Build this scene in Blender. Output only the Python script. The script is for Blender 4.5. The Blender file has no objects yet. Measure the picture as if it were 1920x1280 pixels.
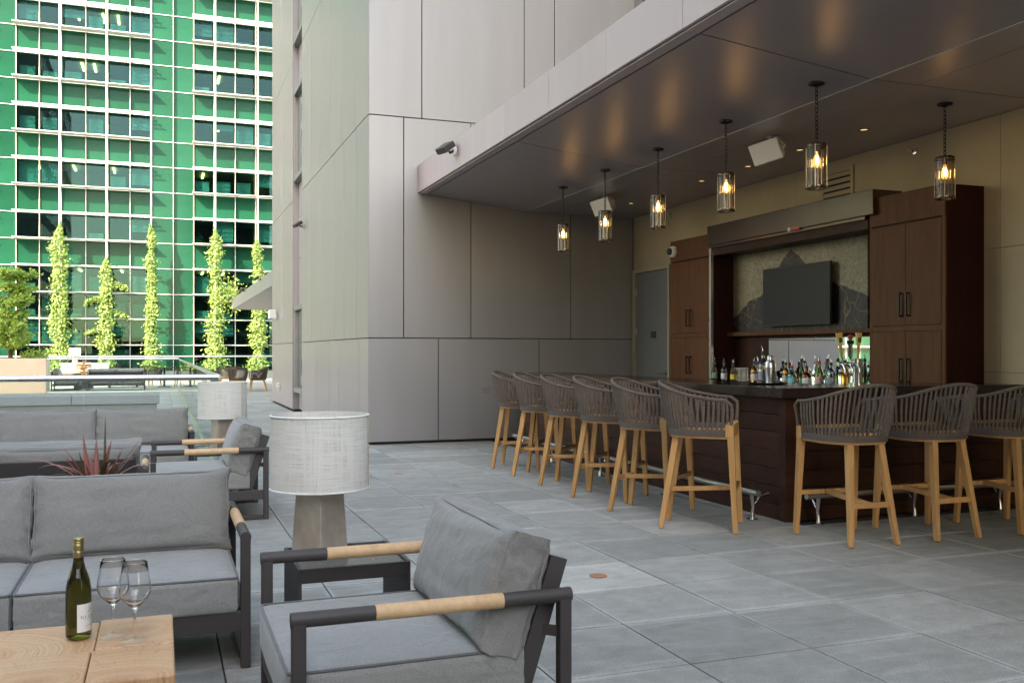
import bpy, bmesh, math, random
from math import sin, cos, pi, radians, sqrt, atan2, hypot
from mathutils import Vector, Matrix, noise

random.seed(7)
S = bpy.context.scene
COL = S.collection

# ------------------------------------------------------------------ camera, sky, sun, exposure
YAW = radians(20.37)
cam_data = bpy.data.cameras.new('camera')
cam = bpy.data.objects.new('camera', cam_data)
COL.objects.link(cam)
cam.location = (0, 0, 1.30)
cam.rotation_euler = (radians(90), 0, -YAW)
cam_data.sensor_fit = 'HORIZONTAL'
cam_data.sensor_width = 36.0
cam_data.lens = 36.0 * 1770 / 1920
cam_data.shift_y = 19 / 1920
cam_data.clip_start = 0.05
cam_data.clip_end = 2000
S.camera = cam

SUN_DIR = Vector((1.0, 0.93, -0.95)).normalized()          # the way the sunlight travels
W = bpy.data.worlds.new('World')
S.world = W
W.use_nodes = True
wn = W.node_tree
bg = wn.nodes['Background']
sky = wn.nodes.new('ShaderNodeTexSky')
sky.sky_type = 'NISHITA'
sky.sun_disc = False
sky.sun_elevation = math.asin(-SUN_DIR.z)
sky.sun_rotation = atan2(-SUN_DIR.x, -SUN_DIR.y) % (2 * pi)
sky.air_density = 1.0
sky.dust_density = 1.6
wn.links.new(sky.outputs[0], bg.inputs[0])
bg.inputs[1].default_value = 0.15

sun_data = bpy.data.lights.new('sun', 'SUN')
sun_data.energy = 2.2
sun_data.angle = radians(0.5)
sun_data.color = (1.0, 0.95, 0.86)
sun = bpy.data.objects.new('sun', sun_data)
COL.objects.link(sun)
sun.location = (-40, -40, 40)
sun.rotation_euler = SUN_DIR.to_track_quat('-Z', 'Y').to_euler()

S.view_settings.view_transform = 'Standard'
S.view_settings.look = 'None'
S.view_settings.gamma = 1.0
S.view_settings.use_curve_mapping = False
S.view_settings.exposure = 3.15
S.view_settings.use_white_balance = True
S.view_settings.white_balance_temperature = 8900
S.view_settings.white_balance_tint = 9
S.render.engine = 'CYCLES'
S.cycles.use_denoising = True
S.cycles.max_bounces = 10
S.cycles.transparent_max_bounces = 16
S.cycles.sample_clamp_indirect = 6.0
S.cycles.caustics_reflective = False
S.cycles.caustics_refractive = False

# ------------------------------------------------------------------ material helpers
MATS = {}


def new_mat(name):
    m = bpy.data.materials.new(name)
    m.use_nodes = True
    nt = m.node_tree
    return m, nt, nt.nodes['Principled BSDF'], nt.nodes['Material Output']


def N(nt, kind, **kw):
    n = nt.nodes.new(kind)
    for k, v in kw.items():
        if k in n.inputs:
            n.inputs[k].default_value = v
        else:
            setattr(n, k, v)
    return n


def L(nt, a, b):
    nt.links.new(a, b)


def math_node(nt, op, a, b=None, c=None, clamp=False):
    n = nt.nodes.new('ShaderNodeMath')
    n.operation = op
    n.use_clamp = clamp
    for i, v in enumerate((a, b, c)):
        if v is None:
            continue
        if isinstance(v, (int, float)):
            n.inputs[i].default_value = v
        else:
            L(nt, v, n.inputs[i])
    return n.outputs[0]


def mixc(nt, f, a, b, kind='MIX'):
    n = nt.nodes.new('ShaderNodeMix')
    n.data_type = 'RGBA'
    n.blend_type = kind
    for i, v in ((0, f), (6, a), (7, b)):
        if isinstance(v, (int, float)):
            n.inputs[i].default_value = v
        elif isinstance(v, tuple):
            n.inputs[i].default_value = (*v, 1) if len(v) == 3 else v
        else:
            L(nt, v, n.inputs[i])
    return n.outputs[2]


def ramp(nt, fac, stops):
    n = nt.nodes.new('ShaderNodeValToRGB')
    el = n.color_ramp.elements
    while len(el) < len(stops):
        el.new(0.5)
    for e, (p, c) in zip(el, stops):
        e.position = p
        e.color = (c, c, c, 1) if isinstance(c, (int, float)) else (*c, 1)
    L(nt, fac, n.inputs[0])
    return n.outputs[0]


def coords(nt, kind='Object', scale=(1, 1, 1), loc=(0, 0, 0), rot=(0, 0, 0)):
    tc = nt.nodes.new('ShaderNodeTexCoord')
    mp = nt.nodes.new('ShaderNodeMapping')
    mp.inputs['Scale'].default_value = scale
    mp.inputs['Location'].default_value = loc
    mp.inputs['Rotation'].default_value = rot
    L(nt, tc.outputs[kind], mp.inputs[0])
    return mp.outputs[0]


def noise_tex(nt, vec, scale=5, detail=4, rough=0.55, dist=0.0):
    n = nt.nodes.new('ShaderNodeTexNoise')
    n.inputs['Scale'].default_value = scale
    n.inputs['Detail'].default_value = detail
    n.inputs['Roughness'].default_value = rough
    n.inputs['Distortion'].default_value = dist
    if vec is not None:
        L(nt, vec, n.inputs['Vector'])
    return n.outputs['Fac']


def rand_out(nt):
    oi = nt.nodes.new('ShaderNodeObjectInfo')
    return oi.outputs['Random']


def pm(name, col, rough=0.5, metal=0.0, var=0.12, scale=6, bump=0.0, bscale=60, stretch=(1, 1, 1), objvar=0.0, spec=0.5,
       coat=0.0, rvar=0.08, sheen=0.0, second=None):
    """procedural material: tinted noise, a second colour, roughness noise, bump"""
    if name in MATS:
        return MATS[name]
    m, nt, bs, out = new_mat(name)
    v = coords(nt, 'Object', stretch)
    n1 = noise_tex(nt, v, scale, 5, 0.6)
    c0 = tuple(max(0, x * (1 - var)) for x in col)
    c1 = tuple(min(1, x * (1 + var)) for x in (second or col))
    f = ramp(nt, n1, [(0.3, 0.0), (0.7, 1.0)])
    c = mixc(nt, f, c0, c1)
    if objvar:
        r = rand_out(nt)
        k = math_node(nt, 'MULTIPLY_ADD', r, 2 * objvar, 1 - objvar)
        hs = nt.nodes.new('ShaderNodeHueSaturation')
        L(nt, k, hs.inputs['Value'])
        L(nt, c, hs.inputs['Color'])
        c = hs.outputs[0]
    L(nt, c, bs.inputs['Base Color'])
    n2 = noise_tex(nt, v, scale * 2.3, 4, 0.6)
    L(nt, math_node(nt, 'MULTIPLY_ADD', n2, 2 * rvar, rough - rvar, clamp=True), bs.inputs['Roughness'])
    bs.inputs['Metallic'].default_value = metal
    bs.inputs['Specular IOR Level'].default_value = spec
    bs.inputs['Coat Weight'].default_value = coat
    bs.inputs['Coat Roughness'].default_value = 0.15
    if sheen:
        bs.inputs['Sheen Weight'].default_value = sheen
    if bump:
        b = nt.nodes.new('ShaderNodeBump')
        b.inputs['Strength'].default_value = bump
        b.inputs['Distance'].default_value = 0.004
        L(nt, noise_tex(nt, v, bscale, 4, 0.65), b.inputs['Height'])
        L(nt, b.outputs[0], bs.inputs['Normal'])
    MATS[name] = m
    return m


def emit(name, col, strength):
    if name in MATS:
        return MATS[name]
    m, nt, bs, out = new_mat(name)
    bs.inputs['Base Color'].default_value = (*col, 1)
    bs.inputs['Emission Color'].default_value = (*col, 1)
    bs.inputs['Emission Strength'].default_value = strength
    MATS[name] = m
    return m


def thin_glass(name, tint, refl=1.0, rough=0.02, ior=1.5, dirt=0.0):
    """pane glass: tinted see-through plus Fresnel mirror reflection"""
    if name in MATS:
        return MATS[name]
    m, nt, bs, out = new_mat(name)
    nt.nodes.remove(bs)
    tr = N(nt, 'ShaderNodeBsdfTransparent')
    tr.inputs[0].default_value = (*tint, 1)
    gl = N(nt, 'ShaderNodeBsdfGlossy')
    gl.inputs['Roughness'].default_value = rough
    gl.inputs[0].default_value = (*refl, 1) if isinstance(refl, tuple) else (refl, refl, refl, 1)
    lw_ = N(nt, 'ShaderNodeLayerWeight')                 # Schlick Fresnel, the same on both faces of the sheet
    f0 = ((ior - 1) / (ior + 1)) ** 2
    fr = math_node(nt, 'MULTIPLY_ADD', math_node(nt, 'POWER', lw_.outputs['Facing'], 5.0), 1 - f0, f0)
    mx = N(nt, 'ShaderNodeMixShader')
    L(nt, fr, mx.inputs[0])
    L(nt, tr.outputs[0], mx.inputs[1])
    L(nt, gl.outputs[0], mx.inputs[2])
    L(nt, mx.outputs[0], out.inputs[0])
    MATS[name] = m
    return m


def solid_glass(name, col, rough=0.0, ior=1.45):
    if name in MATS:
        return MATS[name]
    m, nt, bs, out = new_mat(name)
    bs.inputs['Base Color'].default_value = (*col, 1)
    bs.inputs['Transmission Weight'].default_value = 1.0
    bs.inputs['Roughness'].default_value = rough
    bs.inputs['IOR'].default_value = ior
    MATS[name] = m
    return m


# ------------------------------------------------------------------ mesh helpers
class MB:
    def __init__(s):
        s.v = []
        s.f = []
        s.uv = None

    def add(s, vs, fs):
        o = len(s.v)
        s.v += [tuple(p) for p in vs]
        s.f += [tuple(i + o for i in q) for q in fs]
        return s

    def box(s, x0, x1, y0, y1, z0, z1, mat=None):
        vs = [(x0, y0, z0), (x1, y0, z0), (x1, y1, z0), (x0, y1, z0), (x0, y0, z1), (x1, y0, z1), (x1, y1, z1), (x0, y1, z1)]
        if mat is not None:
            vs = [mat @ Vector(p) for p in vs]
        return s.add(vs, [(0, 3, 2, 1), (4, 5, 6, 7), (0, 1, 5, 4), (1, 2, 6, 5), (2, 3, 7, 6), (3, 0, 4, 7)])

    def bar(s, p0, p1, w0, h0, w1=None, h1=None, up=(0, 0, 1)):
        """box-section bar from p0 to p1"""
        w1 = w0 if w1 is None else w1
        h1 = h0 if h1 is None else h1
        p0, p1 = Vector(p0), Vector(p1)
        d = (p1 - p0).normalized()
        u = Vector(up)
        if abs(d.dot(u)) > 0.98:
            u = Vector((0, 1, 0))
        r = d.cross(u).normalized()
        t = r.cross(d).normalized()
        vs = []
        for p, w, h in ((p0, w0, h0), (p1, w1, h1)):
            for a, b in ((-1, -1), (1, -1), (1, 1), (-1, 1)):
                vs.append(p + r * (a * w / 2) + t * (b * h / 2))
        return s.add(vs, [(0, 1, 2, 3)[::-1], (4, 5, 6, 7), (0, 1, 5, 4), (1, 2, 6, 5), (2, 3, 7, 6), (3, 0, 4, 7)])

    def tube(s, pts, r, seg=8, closed=False, caps=True, ell=1.0):
        pts = [Vector(p) for p in pts]
        n = len(pts)
        rs = r if isinstance(r, (list, tuple)) else [r] * n
        rings = []
        prev = None
        for i, p in enumerate(pts):
            if closed:
                d = pts[(i + 1) % n] - pts[i - 1]
            else:
                d = pts[min(i + 1, n - 1)] - pts[max(i - 1, 0)]
            d.normalize()
            if prev is None:
                u = Vector((0, 0, 1)) if abs(d.z) < 0.9 else Vector((1, 0, 0))
                a = d.cross(u).normalized()
            else:
                a = (prev - d * prev.dot(d))
                a = a.normalized() if a.length > 1e-6 else d.orthogonal().normalized()
            prev = a
            b = d.cross(a).normalized()
            rings.append([p + (a * cos(2 * pi * k / seg) + b * sin(2 * pi * k / seg) * ell) * rs[i] for k in range(seg)])
        o = 0
        vs = [q for ring in rings for q in ring]
        fs = []
        m = n if closed else n - 1
        for i in range(m):
            j = (i + 1) % n
            for k in range(seg):
                k2 = (k + 1) % seg
                fs.append((i * seg + k, i * seg + k2, j * seg + k2, j * seg + k))
        if caps and not closed:
            fs.append(tuple(range(seg))[::-1])
            fs.append(tuple((n - 1) * seg + k for k in range(seg)))
        return s.add(vs, fs)

    def lathe(s, prof, c=(0, 0, 0), seg=24, axis='z', caps=True):
        vs, fs = [], []
        n = len(prof)
        for r, z in prof:
            for k in range(seg):
                a = 2 * pi * k / seg
                p = (r * cos(a), r * sin(a), z)
                if axis == 'x':
                    p = (p[2], p[0], p[1])
                elif axis == 'y':
                    p = (p[0], p[2], p[1])
                vs.append((p[0] + c[0], p[1] + c[1], p[2] + c[2]))
        for i in range(n - 1):
            for k in range(seg):
                k2 = (k + 1) % seg
                fs.append((i * seg + k, i * seg + k2, (i + 1) * seg + k2, (i + 1) * seg + k))
        if caps:
            if prof[0][0] > 1e-6:
                fs.append(tuple(range(seg))[::-1])
            if prof[-1][0] > 1e-6:
                fs.append(tuple((n - 1) * seg + k for k in range(seg)))
        return s.add(vs, fs)

    def mesh(s, name, smooth=False):
        me = bpy.data.meshes.new(name)
        me.from_pydata(s.v, [], s.f)
        me.update()
        if smooth:
            me.polygons.foreach_set('use_smooth', [True] * len(me.polygons))
        return me

    def build(s, name, mat, parent=None, smooth=False, bevel=0.0, loc=None, label=None, bseg=2, angle=40, kind=None):
        me = s.mesh(name, smooth)
        return link(name, me, mat, parent, bevel, loc, label, bseg, angle, kind, smooth)


def link(name, me, mat, parent=None, bevel=0.0, loc=None, label=None, bseg=2, angle=40, kind=None, smooth=False):
    if mat is not None and not me.materials:
        me.materials.append(mat)
    o = bpy.data.objects.new(name, me)
    COL.objects.link(o)
    o.parent = parent
    if loc:
        o.location = loc
    if bevel:
        b = o.modifiers.new('bevel', 'BEVEL')
        b.width = bevel
        b.segments = bseg
        b.limit_method = 'ANGLE'
        b.angle_limit = radians(angle)
        b.harden_normals = False
    if smooth:
        try:
            me.set_sharp_from_angle(angle=radians(50))
        except Exception:
            pass
    if label:
        o['label'] = label
    if kind:
        o['kind'] = kind
    return o


def thing(name, label, cat, loc=(0, 0, 0), rz=0.0, group=None):
    o = bpy.data.objects.new(name, None)
    o.empty_display_size = 0.1
    COL.objects.link(o)
    o.location = loc
    o.rotation_euler = (0, 0, rz)
    tag(o, label, cat, group)
    return o


def tag(o, label, cat, group=None, kind=None):
    o['label'] = label
    o['category'] = cat
    if group:
        o['group'] = group
    if kind:
        o['kind'] = kind
    return o


def copy_tree(o, parent=None):
    c = o.copy()
    COL.objects.link(c)
    c.parent = parent
    for ch in o.children:
        copy_tree(ch, c)
    return c


def dup(o, label, loc, rz=0.0, group=None):
    c = copy_tree(o)
    c.location = loc
    c.rotation_euler = (0, 0, rz)
    c['label'] = label
    if group:
        c['group'] = group
    return c


def text_mesh(body, size, spacing=1.0, extrude=0.0):
    cu = bpy.data.curves.new('text', 'FONT')
    cu.body = body
    cu.size = size
    cu.align_x = 'CENTER'
    cu.align_y = 'CENTER'
    cu.space_character = spacing
    cu.extrude = extrude
    o = bpy.data.objects.new('text', cu)
    COL.objects.link(o)
    bpy.context.view_layer.update()
    dg = bpy.context.evaluated_depsgraph_get()
    me = bpy.data.meshes.new_from_object(o.evaluated_get(dg))
    bpy.data.objects.remove(o)
    bpy.data.curves.remove(cu)
    return me


def rounded_box(w, d, h, r, bulge=(0.0, 0.0, 0.0), n=12, wrinkle=0.0, seed=0.0, pinch=0.0):
    """soft cushion block centred on the origin, outward bulges per axis, wrinkles near the edges"""
    hx, hy, hz = w / 2, d / 2, h / 2
    bm = bmesh.new()
    cuts = n - 1
    bmesh.ops.create_cube(bm, size=2.0)
    bmesh.ops.subdivide_edges(bm, edges=bm.edges[:], cuts=cuts, use_grid_fill=True)
    for vt in bm.verts:
        p = vt.co.copy()
        q = Vector((p.x, p.y, p.z))
        q = Vector([math.copysign(abs(c) ** 0.82, c) for c in q])
        u = Vector((q.x * hx, q.y * hy, q.z * hz))
        inner = Vector((max(-hx + r, min(hx - r, u.x)), max(-hy + r, min(hy - r, u.y)), max(-hz + r, min(hz - r, u.z))))
        dlt = u - inner
        if dlt.length > 1e-9:
            m = max(abs(dlt.x), abs(dlt.y), abs(dlt.z))
            u = inner + dlt.normalized() * m if m > 0 else u
        ax, ay, az = (1 - p.x ** 2), (1 - p.y ** 2), (1 - p.z ** 2)
        if abs(p.z) > 0.999:
            u.z += math.copysign(bulge[2] * sqrt(max(0, ax * ay)), p.z)
        if abs(p.y) > 0.999:
            u.y += math.copysign(bulge[1] * sqrt(max(0, ax * az)), p.y)
        if abs(p.x) > 0.999:
            u.x += math.copysign(bulge[0] * sqrt(max(0, ay * az)), p.x)
        if pinch:
            k = (abs(p.x) * abs(p.z)) ** 6
            u.x += math.copysign(pinch * k, p.x)
            u.z += math.copysign(pinch * k, p.z)
        if wrinkle:
            e = max(abs(p.x) ** 4, abs(p.z) ** 6 if abs(p.x) < 0.99 else 0.4)
            g = noise.noise(Vector((p.x * 2.2 + seed, p.y * 2.0, p.z * 3.5 + seed * 0.7)))
            g2 = noise.noise(Vector((p.x * 5 + seed, p.y * 3.0 - seed, p.z * 9)))
            g3 = noise.noise(Vector((p.x * 3 + seed, p.y * 1.2, p.z * 16 + seed))) * sstep(0.72, 1.0, abs(p.x)) * (1.0 if n > 20 else 0.0)
            u += u.normalized() * wrinkle * (g * 0.8 + g2 * 0.5 * e + g3 * 0.6)
        vt.co = u
    me = bpy.data.meshes.new('cushion')
    bm.to_mesh(me)
    bm.free()
    me.polygons.foreach_set('use_smooth', [True] * len(me.polygons))
    return me


def xform(me, M):
    me.transform(M)
    return me


def sstep(a, b, x):
    t = max(0, min(1, (x - a) / (b - a)))
    return t * t * (3 - 2 * t)


# ------------------------------------------------------------------ materials
def mat_paver(gain=1.0):
    m, nt, bs, out = new_mat('paver_concrete')
    geo = nt.nodes.new('ShaderNodeNewGeometry')
    r = math_node(nt, 'FRACT', math_node(nt, 'ADD', rand_out(nt), geo.outputs['Random Per Island']))
    wv = coords(nt, 'Object')
    off = nt.nodes.new('ShaderNodeVectorMath')
    off.operation = 'SCALE'
    L(nt, geo.outputs['Position'], off.inputs[0])
    off.inputs['Scale'].default_value = 1.0
    rv = nt.nodes.new('ShaderNodeCombineXYZ')
    L(nt, math_node(nt, 'MULTIPLY', r, 57.0), rv.inputs[0])
    L(nt, math_node(nt, 'MULTIPLY', r, 131.0), rv.inputs[1])
    pt = nt.nodes.new('ShaderNodeVectorMath')
    pt.operation = 'ADD'
    L(nt, geo.outputs['Position'], pt.inputs[0])
    L(nt, rv.outputs[0], pt.inputs[1])
    fine = noise_tex(nt, off.outputs[0], 150, 4, 0.8)
    mid = noise_tex(nt, pt.outputs[0], 5, 7, 0.7, 0.4)
    mp = nt.nodes.new('ShaderNodeMapping')
    mp.inputs['Scale'].default_value = (1.6, 9, 1)
    mp.inputs['Rotation'].default_value = (0, 0, 0.05)
    L(nt, pt.outputs[0], mp.inputs[0])
    streak = noise_tex(nt, mp.outputs[0], 1.4, 5, 0.6, 0.6)
    base = ramp(nt, r, [(0.0, (0.222, 0.222, 0.206)), (0.30, (0.276, 0.273, 0.252)), (0.55, (0.243, 0.241, 0.223)), (0.8, (0.292, 0.287, 0.265)), (1.0, (0.318, 0.312, 0.289))])
    k = math_node(nt, 'MULTIPLY_ADD', ramp(nt, mid, [(0.25, 0.0), (0.75, 1.0)]), 0.50, 0.74)
    c = mixc(nt, 1.0, base, k, 'MULTIPLY')
    st = ramp(nt, streak, [(0.52, 0.0), (0.74, 1.0)])
    c = mixc(nt, math_node(nt, 'MULTIPLY', st, 0.32), c, (0.46, 0.46, 0.44))
    dk = ramp(nt, streak, [(0.22, 1.0), (0.42, 0.0)])
    c = mixc(nt, math_node(nt, 'MULTIPLY', dk, 0.35), c, (0.19, 0.205, 0.21))
    sp_ = nt.nodes.new('ShaderNodeSeparateXYZ')
    L(nt, off.outputs[0], sp_.inputs[0])

    def edge(o, c0_, w0):
        q = math_node(nt, 'FRACT', math_node(nt, 'DIVIDE', math_node(nt, 'SUBTRACT', o, c0_), 0.61))
        q = math_node(nt, 'ABSOLUTE', math_node(nt, 'MULTIPLY_ADD', q, 2.0, -1.0))
        return ramp(nt, q, [(w0, 0.0), (1.0, 1.0)])
    eg = math_node(nt, 'MAXIMUM', math_node(nt, 'MULTIPLY', edge(sp_.outputs[0], 2.068 - 61, 0.90), 0.8), edge(sp_.outputs[1], 3.43 - 61, 0.84))
    big = ramp(nt, noise_tex(nt, off.outputs[0], 1.1, 4, 0.6), [(0.42, 0.0), (0.66, 1.0)])
    c = mixc(nt, math_node(nt, 'MULTIPLY', math_node(nt, 'MULTIPLY', eg, big), 0.8), c, (0.52, 0.515, 0.49))
    c = mixc(nt, 1.0, c, ramp(nt, fine, [(0.30, 0.62), (0.70, 1.38)]), 'MULTIPLY')
    if gain != 1.0:
        c = mixc(nt, 1.0, c, (gain, gain, gain * 0.99), 'MULTIPLY')
    L(nt, c, bs.inputs['Base Color'])
    L(nt, math_node(nt, 'MULTIPLY_ADD', mid, 0.25, 0.58), bs.inputs['Roughness'])
    bs.inputs['Specular IOR Level'].default_value = 0.35
    b = nt.nodes.new('ShaderNodeBump')
    b.inputs['Strength'].default_value = 0.35
    b.inputs['Distance'].default_value = 0.003
    L(nt, fine, b.inputs['Height'])
    L(nt, b.outputs[0], bs.inputs['Normal'])
    return m


def mat_fabric(name, col, scale=900):
    m, nt, bs, out = new_mat(name)
    v = coords(nt, 'Object')
    mp1 = coords(nt, 'Object', (1, 1, 6))
    a = noise_tex(nt, mp1, scale * 0.32, 2, 0.7)
    mp2 = coords(nt, 'Object', (5, 5, 1))
    b_ = noise_tex(nt, mp2, scale * 0.32, 2, 0.7)
    w = math_node(nt, 'MULTIPLY_ADD', a, 0.5, math_node(nt, 'MULTIPLY', b_, 0.5))
    big = noise_tex(nt, v, 5, 4, 0.6)
    k = ramp(nt, math_node(nt, 'MULTIPLY_ADD', noise_tex(nt, v, 330, 3, 0.8), 0.5, math_node(nt, 'MULTIPLY', w, 0.5)), [(0.36, 0.55), (0.64, 1.45)])
    c = mixc(nt, 1.0, col, k, 'MULTIPLY')
    c = mixc(nt, 1.0, c, ramp(nt, big, [(0.2, 0.93), (0.8, 1.07)]), 'MULTIPLY')
    L(nt, c, bs.inputs['Base Color'])
    bs.inputs['Roughness'].default_value = 0.92
    bs.inputs['Specular IOR Level'].default_value = 0.15
    bs.inputs['Sheen Weight'].default_value = 0.25
    bp = nt.nodes.new('ShaderNodeBump')
    bp.inputs['Strength'].default_value = 0.4
    bp.inputs['Distance'].default_value = 0.002
    L(nt, w, bp.inputs['Height'])
    wr = nt.nodes.new('ShaderNodeBump')
    wr.inputs['Strength'].default_value = 0.55
    wr.inputs['Distance'].default_value = 0.02
    L(nt, noise_tex(nt, v, 9, 3, 0.5, 0.8), wr.inputs['Height'])
    L(nt, wr.outputs[0], bp.inputs['Normal'])
    L(nt, bp.outputs[0], bs.inputs['Normal'])
    return m


def mat_wood(name, c0, c1, rough=0.5, axis='z', grain=14.0, coat=0.0, objvar=0.1, spec=0.4):
    m, nt, bs, out = new_mat(name)
    sc = {'x': (0.12, 1, 1), 'y': (1, 0.12, 1), 'z': (1, 1, 0.12)}[axis]
    tc = nt.nodes.new('ShaderNodeTexCoord')
    oi = nt.nodes.new('ShaderNodeObjectInfo')
    ad = nt.nodes.new('ShaderNodeVectorMath')
    ad.operation = 'MULTIPLY_ADD'
    cmb = nt.nodes.new('ShaderNodeCombineXYZ')
    for i in range(3):
        L(nt, oi.outputs['Random'], cmb.inputs[i])
    L(nt, cmb.outputs[0], ad.inputs[0])
    ad.inputs[1].default_value = (7.3, 4.1, 9.7)
    L(nt, tc.outputs['Object'], ad.inputs[2])
    mp = nt.nodes.new('ShaderNodeMapping')
    mp.inputs['Scale'].default_value = sc
    L(nt, ad.outputs[0], mp.inputs[0])
    g = noise_tex(nt, mp.outputs[0], grain * 4, 6, 0.65, 0.5)
    g2 = noise_tex(nt, mp.outputs[0], grain, 3, 0.5, 1.2)
    f = math_node(nt, 'MULTIPLY_ADD', g, 0.6, math_node(nt, 'MULTIPLY', g2, 0.4))
    c = mixc(nt, ramp(nt, f, [(0.32, 0.0), (0.68, 1.0)]), c0, c1)
    k = math_node(nt, 'MULTIPLY_ADD', oi.outputs['Random'], 2 * objvar, 1 - objvar)
    hs = nt.nodes.new('ShaderNodeHueSaturation')
    L(nt, k, hs.inputs['Value'])
    L(nt, c, hs.inputs['Color'])
    L(nt, hs.outputs[0], bs.inputs['Base Color'])
    L(nt, math_node(nt, 'MULTIPLY_ADD', g, 0.18, rough - 0.09, clamp=True), bs.inputs['Roughness'])
    bs.inputs['Coat Weight'].default_value = coat
    bs.inputs['Specular IOR Level'].default_value = spec
    bs.inputs['Coat Roughness'].default_value = 0.12
    b = nt.nodes.new('ShaderNodeBump')
    b.inputs['Strength'].default_value = 0.15
    b.inputs['Distance'].default_value = 0.001
    L(nt, g, b.inputs['Height'])
    L(nt, b.outputs[0], bs.inputs['Normal'])
    return m


def mat_endgrain():
    m, nt, bs, out = new_mat('end_grain_timber')
    tc = nt.nodes.new('ShaderNodeTexCoord')
    v = tc.outputs['Object']
    dn = nt.nodes.new('ShaderNodeTexNoise')
    dn.inputs['Scale'].default_value = 5
    dn.inputs['Detail'].default_value = 3
    L(nt, v, dn.inputs['Vector'])
    sub = nt.nodes.new('ShaderNodeVectorMath')
    sub.operation = 'MULTIPLY_ADD'
    L(nt, dn.outputs['Color'], sub.inputs[0])
    sub.inputs[1].default_value = (0.05, 0.05, 0.0)
    L(nt, v, sub.inputs[2])
    sx = nt.nodes.new('ShaderNodeSeparateXYZ')
    L(nt, sub.outputs[0], sx.inputs[0])
    rad = math_node(nt, 'SQRT', math_node(nt, 'ADD', math_node(nt, 'POWER', math_node(nt, 'MULTIPLY', sx.outputs[0], 1.0), 2.0),
                                          math_node(nt, 'MULTIPLY', math_node(nt, 'MULTIPLY', sx.outputs[1], sx.outputs[1]), 1.5)))
    nr = nt.nodes.new('ShaderNodeTexNoise')
    nr.noise_dimensions = '1D'
    nr.inputs['Scale'].default_value = 130
    nr.inputs['Detail'].default_value = 3
    L(nt, rad, nr.inputs['W'])
    ringf = ramp(nt, nr.outputs['Fac'], [(0.38, 0.0), (0.62, 1.0)])
    nb = nt.nodes.new('ShaderNodeTexNoise')
    nb.noise_dimensions = '1D'
    nb.inputs['Scale'].default_value = 14
    L(nt, rad, nb.inputs['W'])
    c = mixc(nt, math_node(nt, 'MULTIPLY_ADD', ringf, 0.65, 0.2), (0.47, 0.25, 0.125), (0.66, 0.41, 0.235))
    c = mixc(nt, ramp(nt, nb.outputs['Fac'], [(0.45, 0.0), (0.7, 0.6)]), c, (0.50, 0.235, 0.10))
    heart = ramp(nt, rad, [(0.0, 0.55), (0.09, 0.0)])
    c = mixc(nt, heart, c, (0.40, 0.17, 0.075))
    ang = math_node(nt, 'ARCTAN2', sx.outputs[1], sx.outputs[0])
    na = nt.nodes.new('ShaderNodeTexNoise')
    na.noise_dimensions = '2D'
    na.inputs['Scale'].default_value = 1.0
    cb = nt.nodes.new('ShaderNodeCombineXYZ')
    L(nt, math_node(nt, 'MULTIPLY', ang, 11.0), cb.inputs[0])
    L(nt, math_node(nt, 'MULTIPLY', rad, 5.0), cb.inputs[1])
    L(nt, cb.outputs[0], na.inputs['Vector'])
    cr = ramp(nt, math_node(nt, 'ABSOLUTE', math_node(nt, 'SUBTRACT', na.outputs['Fac'], 0.5)), [(0.0, 1.0), (0.012, 0.0)])
    c = mixc(nt, math_node(nt, 'MULTIPLY', cr, 0.65), c, (0.16, 0.08, 0.035))
    L(nt, c, bs.inputs['Base Color'])
    bs.inputs['Roughness'].default_value = 0.5
    b = nt.nodes.new('ShaderNodeBump')
    b.inputs['Strength'].default_value = 0.3
    b.inputs['Distance'].default_value = 0.002
    L(nt, math_node(nt, 'SUBTRACT', ringf, cr), b.inputs['Height'])
    L(nt, b.outputs[0], bs.inputs['Normal'])
    return m


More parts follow.
